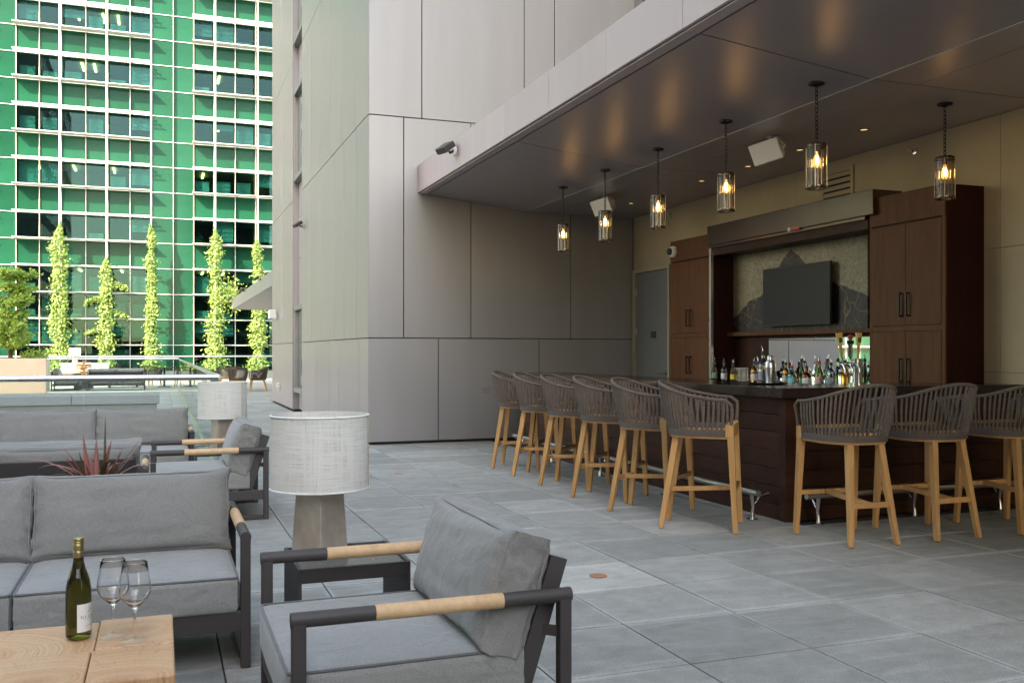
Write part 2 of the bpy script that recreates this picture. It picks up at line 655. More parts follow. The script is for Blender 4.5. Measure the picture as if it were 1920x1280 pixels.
def mat_shade():
    """woven lamp shade cloth, threads by u (round) and height"""
    m, nt, bs, out = new_mat('woven_shade_cloth')
    tc = nt.nodes.new('ShaderNodeTexCoord')
    sx = nt.nodes.new('ShaderNodeSeparateXYZ')
    L(nt, tc.outputs['Object'], sx.inputs[0])
    ang = math_node(nt, 'ARCTAN2', sx.outputs[1], sx.outputs[0])

    def threads(su, sv, thr):
        cb = nt.nodes.new('ShaderNodeCombineXYZ')
        L(nt, math_node(nt, 'MULTIPLY', ang, su), cb.inputs[0])
        L(nt, math_node(nt, 'MULTIPLY', sx.outputs[2], sv), cb.inputs[1])
        n = noise_tex(nt, cb.outputs[0], 1.0, 3, 0.65, 0.25)
        return ramp(nt, n, [(thr - 0.05, 0.0), (thr + 0.03, 1.0)])
    t1 = threads(40, 3.4, 0.49)
    t2 = threads(1.2, 180, 0.49)
    t3 = threads(95, 6.0, 0.53)
    f = math_node(nt, 'MAXIMUM', math_node(nt, 'MULTIPLY', t1, 0.85), math_node(nt, 'MAXIMUM', math_node(nt, 'MULTIPLY', t2, 0.9), math_node(nt, 'MULTIPLY', t3, 0.7)))
    c = mixc(nt, f, (0.66, 0.60, 0.52), (0.91, 0.895, 0.86))
    L(nt, c, bs.inputs['Base Color'])
    bs.inputs['Roughness'].default_value = 0.85
    bs.inputs['Specular IOR Level'].default_value = 0.2
    tl = nt.nodes.new('ShaderNodeBsdfTranslucent')
    L(nt, c, tl.inputs[0])
    mx = nt.nodes.new('ShaderNodeMixShader')
    mx.inputs[0].default_value = 0.42
    L(nt, bs.outputs[0], mx.inputs[1])
    L(nt, tl.outputs[0], mx.inputs[2])
    L(nt, mx.outputs[0], out.inputs[0])
    b = nt.nodes.new('ShaderNodeBump')
    b.inputs['Strength'].default_value = 0.5
    b.inputs['Distance'].default_value = 0.002
    L(nt, f, b.inputs['Height'])
    L(nt, b.outputs[0], bs.inputs['Normal'])
    return m


def mat_panel(name, col, rough, metal, objvar=0.03, mottle=1.0):
    """satin coated metal sheet: faint oil-canning and mottling"""
    m, nt, bs, out = new_mat(name)
    geo = nt.nodes.new('ShaderNodeNewGeometry')
    p = geo.outputs['Position']
    r = rand_out(nt)
    n1 = noise_tex(nt, p, 0.55, 3, 0.5)
    mp = nt.nodes.new('ShaderNodeMapping')
    mp.inputs['Scale'].default_value = (1.2, 1.2, 0.12)
    L(nt, p, mp.inputs[0])
    n3 = noise_tex(nt, mp.outputs[0], 3.2, 4, 0.6)
    c = mixc(nt, 1.0, col, ramp(nt, n3, [(0.25, 1 - 0.05 * mottle), (0.8, 1 + 0.05 * mottle)]), 'MULTIPLY')
    k = math_node(nt, 'MULTIPLY_ADD', r, 2 * objvar, 1 - objvar)
    hs = nt.nodes.new('ShaderNodeHueSaturation')
    L(nt, k, hs.inputs['Value'])
    L(nt, c, hs.inputs['Color'])
    L(nt, hs.outputs[0], bs.inputs['Base Color'])
    L(nt, math_node(nt, 'MULTIPLY_ADD', n1, 0.04 * mottle, rough - 0.02 * mottle, clamp=True), bs.inputs['Roughness'])
    bs.inputs['Metallic'].default_value = metal
    return m


def mat_leaf(name, c0, c1, trans=0.4):
    m, nt, bs, out = new_mat(name)
    geo = nt.nodes.new('ShaderNodeNewGeometry')
    n1 = noise_tex(nt, geo.outputs['Position'], 1.6, 3, 0.6)
    f = math_node(nt, 'MULTIPLY_ADD', geo.outputs['Random Per Island'], 0.7, math_node(nt, 'MULTIPLY', n1, 0.3))
    c = mixc(nt, f, c0, c1)
    L(nt, c, bs.inputs['Base Color'])
    bs.inputs['Roughness'].default_value = 0.5
    tl = nt.nodes.new('ShaderNodeBsdfTranslucent')
    L(nt, mixc(nt, 1.0, c, (1.25, 1.2, 0.5), 'MULTIPLY'), tl.inputs[0])
    mx = nt.nodes.new('ShaderNodeMixShader')
    mx.inputs[0].default_value = trans
    L(nt, bs.outputs[0], mx.inputs[1])
    L(nt, tl.outputs[0], mx.inputs[2])
    L(nt, mx.outputs[0], out.inputs[0])
    return m


def mat_mural():
    """printed city map with a dark mountain silhouette, in metres from the panel's centre"""
    m, nt, bs, out = new_mat('printed_mural')
    tc = nt.nodes.new('ShaderNodeTexCoord')
    sx = nt.nodes.new('ShaderNodeSeparateXYZ')
    L(nt, tc.outputs['Object'], sx.inputs[0])
    u = math_node(nt, 'MULTIPLY_ADD', sx.outputs[1], -1 / 2.5, 0.5)     # 0 far end .. 1 near end
    fc = nt.nodes.new('ShaderNodeFloatCurve')
    cv = fc.mapping.curves[0]
    pts = [(0, 0.12), (0.10, 0.25), (0.18, 0.40), (0.29, 0.47), (0.36, 0.62), (0.44, 0.84), (0.50, 0.97), (0.56, 0.88), (0.66, 0.68), (0.76, 0.55), (0.88, 0.45), (1, 0.35)]
    while len(cv.points) < len(pts):
        cv.points.new(0.5, 0.5)
    for q, (a, b) in zip(cv.points, pts):
        q.location = (a, b)
        q.handle_type = 'VECTOR'
    fc.mapping.update()
    L(nt, u, fc.inputs[1])
    h = math_node(nt, 'MULTIPLY_ADD', fc.outputs[0], 0.95, -0.475)
    wob = noise_tex(nt, tc.outputs['Object'], 9, 5, 0.6)
    mtn = math_node(nt, 'GREATER_THAN', math_node(nt, 'ADD', h, math_node(nt, 'MULTIPLY_ADD', wob, 0.10, -0.05)), sx.outputs[2])
    g1 = noise_tex(nt, tc.outputs['Object'], 14, 6, 0.7)
    g2 = noise_tex(nt, tc.outputs['Object'], 70, 4, 0.75)
    paper = mixc(nt, ramp(nt, g1, [(0.3, 0.0), (0.7, 1.0)]), (0.23, 0.18, 0.105), (0.39, 0.32, 0.20))
    paper = mixc(nt, ramp(nt, g2, [(0.47, 0.0), (0.60, 0.75)]), paper, (0.075, 0.085, 0.065))
    zt = ramp(nt, math_node(nt, 'MULTIPLY_ADD', sx.outputs[2], 1.0, 0.5), [(0.72, 0.0), (1.0, 0.6)])
    paper = mixc(nt, math_node(nt, 'MULTIPLY', zt, g1), paper, (0.055, 0.075, 0.06))
    dark = mixc(nt, ramp(nt, g1, [(0.45, 0.0), (0.75, 1.0)]), (0.012, 0.011, 0.011), (0.06, 0.045, 0.035))
    dark = mixc(nt, ramp(nt, g2, [(0.62, 0.0), (0.70, 0.6)]), dark, (0.22, 0.13, 0.06))
    c = mixc(nt, mtn, paper, dark)

    def roads(scale, w, off):
        mp = nt.nodes.new('ShaderNodeMapping')
        mp.inputs['Location'].default_value = off
        L(nt, tc.outputs['Object'], mp.inputs[0])
        nn = nt.nodes.new('ShaderNodeTexNoise')
        nn.inputs['Scale'].default_value = 3.0
        L(nt, mp.outputs[0], nn.inputs['Vector'])
        va = nt.nodes.new('ShaderNodeVectorMath')
        va.operation = 'MULTIPLY_ADD'
        L(nt, nn.outputs['Color'], va.inputs[0])
        va.inputs[1].default_value = (0.0, 0.35, 0.35)
        L(nt, mp.outputs[0], va.inputs[2])
        vo = nt.nodes.new('ShaderNodeTexVoronoi')
        vo.feature = 'DISTANCE_TO_EDGE'
        vo.inputs['Scale'].default_value = scale
        L(nt, va.outputs[0], vo.inputs['Vector'])
        return math_node(nt, 'LESS_THAN', vo.outputs['Distance'], w)
    patch = ramp(nt, noise_tex(nt, tc.outputs['Object'], 2.3, 2, 0.5), [(0.40, 0.0), (0.62, 1.0)])
    rd = math_node(nt, 'MAXIMUM', math_node(nt, 'MULTIPLY', roads(2.6, 0.009, (3, 1, 2)), 0.65), math_node(nt, 'MULTIPLY', roads(11, 0.03, (0, 4, 1)), math_node(nt, 'MULTIPLY', patch, 0.5)))
    roadc = mixc(nt, mtn, (0.40, 0.35, 0.22), (0.26, 0.17, 0.08))
    c = mixc(nt, rd, c, roadc)
    L(nt, c, bs.inputs['Base Color'])
    bs.inputs['Roughness'].default_value = 0.55
    return m


M = {}
M['paver'] = mat_paver()
M['paver_pale'] = mat_paver(1.28)
M['grout'] = pm('dark_joint', (0.045, 0.047, 0.047), 0.9, var=0.2)
M['ground'] = pm('far_ground', (0.16, 0.16, 0.155), 0.9, var=0.15, scale=0.2)
M['panel'] = mat_panel('silver_cladding', (0.303, 0.296, 0.308), 0.42, 0.50)
M['panel_side'] = mat_panel('brushed_cladding', (0.372, 0.312, 0.330), 0.33, 0.40, 0.035, 0.0)
M['fascia'] = mat_panel('fascia_cladding', (0.49, 0.395, 0.398), 0.5, 0.0)
M['soffit'] = mat_panel('bronze_soffit', (0.455, 0.402, 0.412), 0.37, 0.40, 0.02)
M['trim'] = pm('grey_trim', (0.27, 0.26, 0.25), 0.45, 0.6, var=0.05)
M['core'] = pm('shadow_gap', (0.02, 0.02, 0.02), 0.9)
M['cream'] = pm('cream_plaster', (0.39, 0.31, 0.20), 0.85, var=0.06, scale=2.0, bump=0.25, bscale=90)
M['espresso'] = mat_wood('espresso_wood', (0.028, 0.0105, 0.007), (0.060, 0.025, 0.016), 0.45, 'x', 5, 0.0, 0.12, 0.14)
M['counter'] = pm('polished_counter', (0.026, 0.015, 0.012), 0.14, var=0.25, scale=14, spec=0.35, rvar=0.03)
M['cabinet'] = mat_wood('walnut_veneer', (0.080, 0.030, 0.012), (0.138, 0.057, 0.025), 0.5, 'z', 6, 0.0, 0.06, 0.15)
M['cabinet_dark'] = mat_wood('mahogany_side', (0.022, 0.0055, 0.004), (0.034, 0.009, 0.006), 0.45, 'z', 6, 0.0, 0.05, 0.12)
M['teak'] = mat_wood('teak', (0.37, 0.185, 0.068), (0.57, 0.315, 0.128), 0.5, 'z', 9, 0, 0.08)
M['armwood'] = mat_wood('arm_teak', (0.52, 0.315, 0.165), (0.70, 0.46, 0.265), 0.5, 'x', 9, 0, 0.05)
M['rope'] = pm('rope_taupe', (0.122, 0.092, 0.075), 0.9, var=0.22, scale=60, bump=0.6, bscale=350)
M['band'] = pm('rope_band', (0.092, 0.072, 0.064), 0.9, var=0.22, scale=90, bump=0.5, bscale=300)
M['wicker'] = pm('dark_wicker', (0.055, 0.036, 0.028), 0.8, var=0.3, scale=60)
M['frame'] = pm('charcoal_powdercoat', (0.055, 0.047, 0.045), 0.5, 0.1, var=0.06, spec=0.35, bump=0.05, bscale=400)
M['fabric'] = mat_fabric('grey_fabric', (0.258, 0.253, 0.240))
M['fabric_back'] = mat_fabric('warm_grey_fabric', (0.222, 0.214, 0.201))
M['piping'] = mat_fabric('shaded_piping_fabric', (0.12, 0.12, 0.12))  # same cushion fabric, its colour darkened to paint the shading along the piping
M['shade'] = mat_shade()
M['lampbase'] = pm('patina_lamp_base', (0.40, 0.335, 0.275), 0.42, 0.1, var=0.22, scale=9)
M['stone'] = pm('table_stone', (0.10, 0.105, 0.10), 0.25, var=0.25, scale=70)
M['endgrain'] = mat_endgrain()
M['chrome'] = pm('polished_steel', (0.62, 0.61, 0.60), 0.16, 1.0, var=0.03, rvar=0.03)
M['steel'] = pm('brushed_steel', (0.56, 0.545, 0.53), 0.30, 1.0, var=0.05)
M['black'] = pm('black_metal', (0.016, 0.015, 0.014), 0.4, 0.3, var=0.1)
M['bronze'] = pm('pendant_bronze', (0.15, 0.12, 0.095), 0.28, 0.9, var=0.1)
M['white'] = pm('white_plastic', (0.72, 0.71, 0.69), 0.45, var=0.03)
M['whitemetal'] = pm('white_paint', (0.80, 0.80, 0.78), 0.45, var=0.03)
M['lightgrey'] = pm('light_grey_plastic', (0.55, 0.55, 0.54), 0.5, var=0.04)
M['doorpaint'] = pm('door_paint', (0.165, 0.165, 0.165), 0.5, var=0.05)
M['rim'] = pm('jamb_paint', (0.40, 0.32, 0.22), 0.6, var=0.05)
M['tv'] = pm('tv_screen', (0.022, 0.022, 0.024), 0.38, var=0.05, spec=0.25)
M['darkplastic'] = pm('dark_plastic', (0.02, 0.02, 0.02), 0.4)
M['red'] = pm('red_label', (0.55, 0.05, 0.05), 0.5)
M['mural'] = mat_mural()
m_, nt_, bs_, out_ = new_mat('mirror_glass')
bs_.inputs['Base Color'].default_value = (0.86, 0.88, 0.87, 1)
bs_.inputs['Metallic'].default_value = 1.0
bs_.inputs['Roughness'].default_value = 0.02
M['mirror'] = m_
M['shutter'] = pm('shutter_steel', (0.13, 0.10, 0.085), 0.22, 0.9, var=0.10, scale=3)
M['guard'] = thin_glass('guard_glass', (0.925, 0.972, 0.955), 0.9, 0.01, 1.35)
M['smoke'] = thin_glass('smoked_glass', (0.74, 0.61, 0.46), 0.85, 0.10, 1.65)
M['crystal'] = solid_glass('crystal_glass', (1, 1, 1), 0, 1.5)
M['clear'] = thin_glass('clear_glass', (0.97, 0.975, 0.97), 1.0, 0.0, 1.42)
M['wineglass'] = solid_glass('wine_bottle_glass', (0.16, 0.145, 0.018), 0, 1.40)
M['filament'] = emit('lit_filament', (1.0, 0.76, 0.42), 16)
m_, nt_, bs_, out_ = new_mat('glowing_bulb_glass')
nt_.nodes.remove(bs_)
e_ = N(nt_, 'ShaderNodeEmission')
e_.inputs[0].default_value = (1.0, 0.58, 0.20, 1)
e_.inputs[1].default_value = 0.42
t_ = N(nt_, 'ShaderNodeBsdfTransparent')
x_ = N(nt_, 'ShaderNodeMixShader')
x_.inputs[0].default_value = 0.45
L(nt_, t_.outputs[0], x_.inputs[1])
L(nt_, e_.outputs[0], x_.inputs[2])
L(nt_, x_.outputs[0], out_.inputs[0])
M['bulb'] = m_
M['socketlight'] = emit('lit_downlight', (1.0, 0.72, 0.38), 0.12)
M['paper'] = pm('label_paper', (0.78, 0.76, 0.72), 0.7, var=0.03)
M['ink'] = pm('label_ink', (0.12, 0.11, 0.10), 0.8)
M['foil'] = pm('gold_foil', (0.40, 0.31, 0.15), 0.33, 0.9, var=0.08)
M['planter'] = pm('beige_planter', (0.56, 0.44, 0.34), 0.8, var=0.05, scale=3)
M['plantdark'] = pm('dark_planter', (0.045, 0.036, 0.034), 0.45, var=0.08)
M['soil'] = pm('soil', (0.035, 0.025, 0.018), 0.95, var=0.4, scale=40)
M['vine'] = mat_leaf('vine_leaf', (0.05, 0.125, 0.02), (0.27, 0.385, 0.115), 0.3)
M['tree'] = mat_leaf('tree_leaf', (0.13, 0.235, 0.03), (0.32, 0.44, 0.09), 0.4)
M['bark'] = pm('bark', (0.12, 0.065, 0.035), 0.9, var=0.3, scale=25, bump=0.6)
M['blade_dark'] = mat_leaf('blade_olive', (0.055, 0.045, 0.018), (0.12, 0.075, 0.03), 0.2)
M['blade_pink'] = mat_leaf('blade_pink', (0.30, 0.105, 0.10), (0.46, 0.20, 0.17), 0.25)
M['blade_red'] = mat_leaf('blade_red', (0.16, 0.045, 0.035), (0.30, 0.10, 0.07), 0.2)
M['spandrel'] = pm('green_spandrel_glass', (0.0055, 0.056, 0.034), 0.10, 0.0, var=0.25, scale=0.16, objvar=0.18, spec=0.1, rvar=0.03)
M['vision'] = thin_glass('office_window_glass', (0.40, 0.68, 0.64), (0.26, 0.42, 0.42), 0.01, 1.6)
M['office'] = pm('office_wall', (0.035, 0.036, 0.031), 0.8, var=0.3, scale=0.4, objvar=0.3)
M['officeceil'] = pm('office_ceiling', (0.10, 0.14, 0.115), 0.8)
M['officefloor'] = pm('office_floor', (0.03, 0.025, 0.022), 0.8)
M['blind'] = pm('window_blind', (0.13, 0.27, 0.28), 0.8, objvar=0.15)
M['officelamp'] = emit('office_lamp', (1.0, 0.70, 0.25), 4.0)
M['whitefin'] = pm('white_mullion', (0.50, 0.53, 0.52), 0.4, var=0.03)
M['block'] = pm('office_block_wall', (0.34, 0.33, 0.31), 0.8, var=0.08, scale=0.3)
M['blockglass'] = pm('office_block_glass', (0.05, 0.07, 0.08), 0.12, var=0.2, scale=0.3, spec=0.8)
M['copper'] = pm('copper_cap', (0.42, 0.19, 0.12), 0.6, 0.2, var=0.1)
M['driftwood'] = pm('split_wood', (0.50, 0.26, 0.13), 0.8, var=0.25, objvar=0.2)

# ------------------------------------------------------------------ projection, only to pick which paving tiles are drawn large enough
FW = Vector((sin(YAW), cos(YAW)))
RT = Vector((cos(YAW), -sin(YAW)))


def project(x, y, z):
    p = Vector((x, y))
    d = p.dot(FW)
    if d < 0.1:
        return None
    return 960 + 1770 * p.dot(RT) / d, 659 - 1770 * (z - 1.30) / d, d


# ------------------------------------------------------------------ the setting
g = MB().add([(-300, -300, -0.30), (300, -300, -0.30), (300, 300, -0.30), (-300, 300, -0.30)], [(0, 1, 2, 3)]).build('ground', M['ground'])
g['kind'] = 'structure'
fl = MB().box(-13.5, 12, -8, 74, -0.25, -0.012).build('terrace_floor', M['grout'])
fl['kind'] = 'structure'
fl['label'] = 'grey concrete paver terrace floor with open joints'

TS = 0.61
tile_me = MB().box(-0.3005, 0.3005, -0.3005, 0.3005, -0.04, 0.0).mesh('paving_tile')
tile_me.materials.append(M['paver'])
pale_me = tile_me.copy()
pale_me.materials.clear()
pale_me.materials.append(M['paver_pale'])
cands = []
rest = MB()
rest_n = 0
for i in range(-24, 9):
    for j in range(-12, 72):
        x = 2.068 + TS * (i + 0.5)
        y = 3.43 + TS * (j + 0.5)
        if x > 6.75 or (x > 2.75 and 12.95 < y < 25.4) or (x > 4.5 and y > 6.1 and y < 13):
            continue
        pr = project(x, y, 0)
        ok = False
        if pr and pr[2] < 12.2:
            qs = [project(x + a, y + b, 0) for a in (-0.3, 0.3) for b in (-0.3, 0.3)]
            if all(qs):
                ok = any(-5 < q[0] < 1925 and q[1] < 1290 for q in qs)
        if ok:
            cands.append((pr[2], x, y))
        elif y < 46 and -9 < x:
            rest.box(x - 0.3005, x + 0.3005, y - 0.3005, y + 0.3005, -0.04, random.uniform(-0.0008, 0.0008))
cands.sort()
for k, (d, x, y) in enumerate(cands):
    if k < 300:
        pale = abs(x - 2.373) < 0.1 and abs(y - 4.955) < 0.1
        o = bpy.data.objects.new('paving_tile', pale_me if pale else tile_me)
        COL.objects.link(o)
        o.parent = fl
        o.location = (x, y, random.uniform(-0.0012, 0.0012))
        o.rotation_euler = (random.uniform(-0.001, 0.001), random.uniform(-0.001, 0.001), 0)
    else:
        rest.box(x - 0.3005, x + 0.3005, y - 0.3005, y + 0.3005, -0.04, 0.0)
rest.build('paving', M['paver'], fl, kind='stuff')

# ------------------------------------------------------------------ shading block left of the terrace, out of frame
ob = thing('office_block', 'grey office block beside the terrace shading it', 'building', (-22, -9, 0))
MB().box(-8, 8, -23, 21, -0.3, 40).build('wall', M['block'], ob)
wb = MB()
for fz in range(11):
    for fy in range(14):
        wb.box(7.99, 8.05, -22 + fy * 3.05, -19.9 + fy * 3.05, 1.2 + fz * 3.5, 3.2 + fz * 3.5)
wb.build('window_band', M['blockglass'], ob, kind='stuff')

sw = thing('light_block_wall', 'unseen dark clad wall added behind the camera to block low light', 'wall', (0, -2.4, 0))  # added out of view to cut low frontal light on the near seats
for k_ in range(8):
    MB().box(-9 + k_ * 1.5 + 0.004, -7.5 + k_ * 1.5 - 0.004, -0.2, 0, 0, 2.7).build('cladding_panel', M['trim'], sw)

# ------------------------------------------------------------------ green glass office building across the courtyard
FY = 70.0
K = FY / 60.0


def fz(z):
    return 1.3 + (z - 1.3) * K


cols60 = [-8.94, -7.738, -6.54, -5.407, -4.117, -2.948, -1.733, -0.558, 0.664, 1.814, 2.98, 4.225, 5.426, 6.62, 7.8]
cols = [c * K for c in cols60]
rows60 = [19.83 + 1.512 * 2 - 1.512 * k for k in range(16)]
rows = [fz(z) for z in rows60]
gb = thing('glass_office_building', 'green glass office building with white sunshade grid across the courtyard', 'building', (0, FY, 0))
mull = MB()
random.seed(11)
lampspots = []
pane_cache = {}


def pane_mesh(w, h, kind):
    key = (round(w, 3), round(h, 3), kind)
    if key not in pane_cache:
        me = MB().box(-w / 2, w / 2, 0.0, 0.03, -h / 2, h / 2).mesh(kind)
        me.materials.append(M['spandrel'] if kind == 'spandrel_panel' else M['vision'])
        pane_cache[key] = me
    return pane_cache[key]


for ci in range(len(cols) - 1):
    plain = ci in (0, 7, 8)
    for ri in range(len(rows) - 1):
        zt, zb = rows[ri], rows[ri + 1]
        if zb < -0.1:
            zb = 0.0
        if zt - zb < 0.4:
            continue
        vis = (ri % 2 == 1) and not plain
        if ri >= 12 and not plain:
            vis = True
        x0, x1 = cols[ci] + 0.05, cols[ci + 1] - 0.05
        kind = 'window_pane' if vis else 'spandrel_panel'
        o = link(kind, pane_mesh(x1 - x0, zt - zb - 0.10, kind), None, gb, loc=((x0 + x1) / 2, 0, (zt + zb) / 2))
        if vis:
            t = random.random()
            if t < 0.75:
                bh = random.uniform(0.3, 0.95) * (zt - zb)
                if random.random() < 0.5:
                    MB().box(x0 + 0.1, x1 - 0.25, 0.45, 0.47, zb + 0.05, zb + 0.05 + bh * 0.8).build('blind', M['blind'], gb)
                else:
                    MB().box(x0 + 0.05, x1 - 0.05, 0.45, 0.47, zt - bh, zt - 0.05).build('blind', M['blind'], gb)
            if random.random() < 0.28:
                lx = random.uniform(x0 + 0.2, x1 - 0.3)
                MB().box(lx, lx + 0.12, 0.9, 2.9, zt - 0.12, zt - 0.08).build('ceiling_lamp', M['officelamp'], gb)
# floors, ceilings and back walls of the office rooms
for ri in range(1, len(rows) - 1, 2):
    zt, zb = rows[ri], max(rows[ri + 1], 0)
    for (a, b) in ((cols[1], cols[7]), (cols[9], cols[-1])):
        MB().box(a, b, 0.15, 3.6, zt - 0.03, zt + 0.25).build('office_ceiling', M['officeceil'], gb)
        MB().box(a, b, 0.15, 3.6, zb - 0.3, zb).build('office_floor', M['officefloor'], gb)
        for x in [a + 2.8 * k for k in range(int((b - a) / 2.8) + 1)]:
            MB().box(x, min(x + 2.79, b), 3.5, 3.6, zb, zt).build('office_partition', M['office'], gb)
# mullions, transoms, sunshades
for ci, x in enumerate(cols):
    MB().box(x - 0.024, x + 0.024, -0.10, 0.06, 0, rows[0]).build('mullion', M['whitefin'], gb)
for ri in range(len(rows) - 1):
    z = rows[ri]
    if z < 0.3:
        continue
    MB().box(cols[0], cols[-1], -0.06, 0.05, z - 0.022, z + 0.022).build('transom', M['whitefin'], gb)
    for (a, b) in ((cols[1] - 0.15, cols[7]), (cols[9] - 0.1, cols[-1])):
        m = MB()
        m.box(a, b, -0.92, -0.86, z - 0.028, z + 0.028)
        if ri % 2 == 1:
            m.box(a, b, -0.62, -0.56, z - 0.03, z + 0.03)
            m.box(a, b, -0.36, -0.30, z - 0.03, z + 0.03)
            nb = int((b - a) / 0.35)
            for q in range(nb):
                xx = a + (q + 0.5) * (b - a) / nb
                m.box(xx - 0.03, xx + 0.03, -0.86, -0.10, z - 0.015, z + 0.015)
        else:
            m.box(a, b, -0.86, -0.10, z - 0.012, z + 0.012)
        m.build('sunshade', M['whitefin'], gb)
# plain continuation of the same facade outside the frame (seen in the mirror and the metal)
ext = MB()
extm = MB()
for x in [-10.45 - 1.5 * k for k in range(44)]:
    for ri in range(0, len(rows) - 1):
        zt, zb = rows[ri], max(0, rows[ri + 1])
        if zt - zb > 0.4:
            ext.box(x - 1.42, x - 0.02, 0.0, 0.05, zb + 0.05, zt - 0.05)
    extm.box(x - 0.05, x + 0.03, -0.1, 0.05, 0, rows[0])
for ri in range(len(rows) - 1):
    if rows[ri] > 0.3:
        extm.box(-76, -10.45, -0.5, 0.05, rows[ri] - 0.05, rows[ri] + 0.05)
ext.box(-76, 13, 0.0, 0.05, rows[0] + 0.05, 42)
ext.box(-76, 13, 3.7, 4.2, -0.3, 42)
ext.box(cols[7], cols[9], 0.1, 0.2, 0, rows[0])
ext.box(-10.5, cols[1], 0.1, 0.2, 0, rows[0])
ext.box(cols[-1] + 0.1, 13, 0.0, 0.2, 0, rows[0])
ext.build('curtain_wall', M['spandrel'], gb, kind='stuff')
extm.build('mullion_grid', M['whitefin'], gb, kind='stuff')


def leaf_cloud(m, centre_fn, n, size, seed):
    rnd = random.Random(seed)
    for _ in range(n):
        p, out = centre_fn(rnd)
        s = size * rnd.uniform(0.6, 1.3)
        nrm = Vector((rnd.gauss(0, 0.6), rnd.gauss(-0.5, 0.6), rnd.gauss(0.5, 0.5))) + out * 0.7
        nrm.normalize()
        a = nrm.orthogonal().normalized()
        a.rotate(Matrix.Rotation(rnd.uniform(0, 2 * pi), 3, nrm))
        b = nrm.cross(a)
        m.add([p - a * s * 0.55, p - b * s * 0.33 + a * s * 0.05, p + a * s * 0.55, p + b * s * 0.33 + a * s * 0.05 + nrm * s * 0.08], [(0, 1, 2, 3)])


# climbing vines on white poles: (x at 60 m, top z at 60 m, widths)
vines = [(-5.38, 8.6, 0.54, 'tall full climbing vine on the white pole above the beige planter', 1),
         (-2.95, 6.7, 0.47, 'ragged climbing vine with side shoots on the second white pole', 2),
         (-0.56, 8.7, 0.38, 'narrow climbing vine on the white pole at the wide green glass bay', 3),
         (3.00, 8.7, 0.54, 'tall climbing vine with a side clump near the far canopy tip', 4),
         (5.45, 8.1, 0.47, 'climbing vine partly hidden by the far canopy', 5)]
for vx, vt, vw, lab, sd in vines:
    x = vx * K
    top = fz(vt)
    t = thing('climbing_vine', lab, 'vine', (x, FY - 1.5, 0), group='vines climbing the office facade')
    MB().tube([(0, 0, 0), (0, 0, fz(24.5))], 0.055, 8).build('pole', M['whitefin'], t)
    sh = random.Random(sd)
    offs = [sh.uniform(0, 20) for _ in range(4)]

    def cf(rnd, top=top, vw=vw, offs=offs, sd=sd):
        q = rnd.random() ** 1.15
        z = top * q
        taper = (1.15 - 0.55 * q) if q > 0.0 else 1
        if q > 0.9:
            taper *= max(0.12, (1 - q) / 0.1)
        wob = noise.noise(Vector((offs[0], z * 0.55, 0))) * 0.16
        lump = 0.86 + 0.75 * noise.noise(Vector((offs[1], z * 1.3, 3)))
        r = vw * taper * max(0.25, lump) * K
        a = rnd.uniform(0, 2 * pi)
        rr = r * sqrt(rnd.random()) * (1.6 if rnd.random() < 0.14 else 1.1)
        p = Vector((wob + rr * cos(a), rr * sin(a) * 0.8, z))
        if sd == 2 and rnd.random() < 0.25:
            kk = rnd.choice((0.35, 0.5, 0.62, 0.75))
            sg = -1 if kk in (0.35, 0.62) else 1
            u = rnd.random()
            p = Vector((sg * u * 1.35, rnd.gauss(0, 0.1), top * kk + u * 0.35 - u * u * 0.6 + rnd.gauss(0, 0.10)))
        if sd == 4 and rnd.random() < 0.16:
            p = Vector((1.0 + rnd.gauss(0, 0.42), rnd.gauss(-0.1, 0.3), top * 0.52 + rnd.gauss(0, 0.55)))
        return p, Vector((cos(a), sin(a), 0))
    m = MB()
    leaf_cloud(m, cf, 4600, 0.165, sd)
    m.build('foliage', M['vine'], t, kind='stuff')

# ------------------------------------------------------------------ hotel tower with metal cladding
tw = thing('hotel_tower', 'grey metal panel hotel tower rising beside the terrace', 'building', (0, 0, 0))
MB().box(2.90, 12, 13.04, 25.16, -0.2, 22).build('core', M['core'], tw)
MB().box(2.74, 2.899, 13.04, 19.65, -0.2, 22).build('core', M['core'], tw)
MB().box(2.74, 2.899, 21.18, 25.16, -0.2, 22).build('core', M['core'], tw)


def panel_x(x, y0, y1, z0, z1, mat, name='cladding_panel', g=0.004, th=0.02):
    return MB().box(x, x + th, y0 + g * 2.6, y1 - g * 2.6, z0 + g * 1.5, z1 - g * 1.5).build(name, mat, tw, bevel=0.002, bseg=1)


def panel_y(y, x0, x1, z0, z1, mat, name='cladding_panel', g=0.006, th=0.02):
    return MB().box(x0 + g, x1 - g, y, y + th, z0 + g, z1 - g).build(name, mat, tw, bevel=0.003, bseg=2)


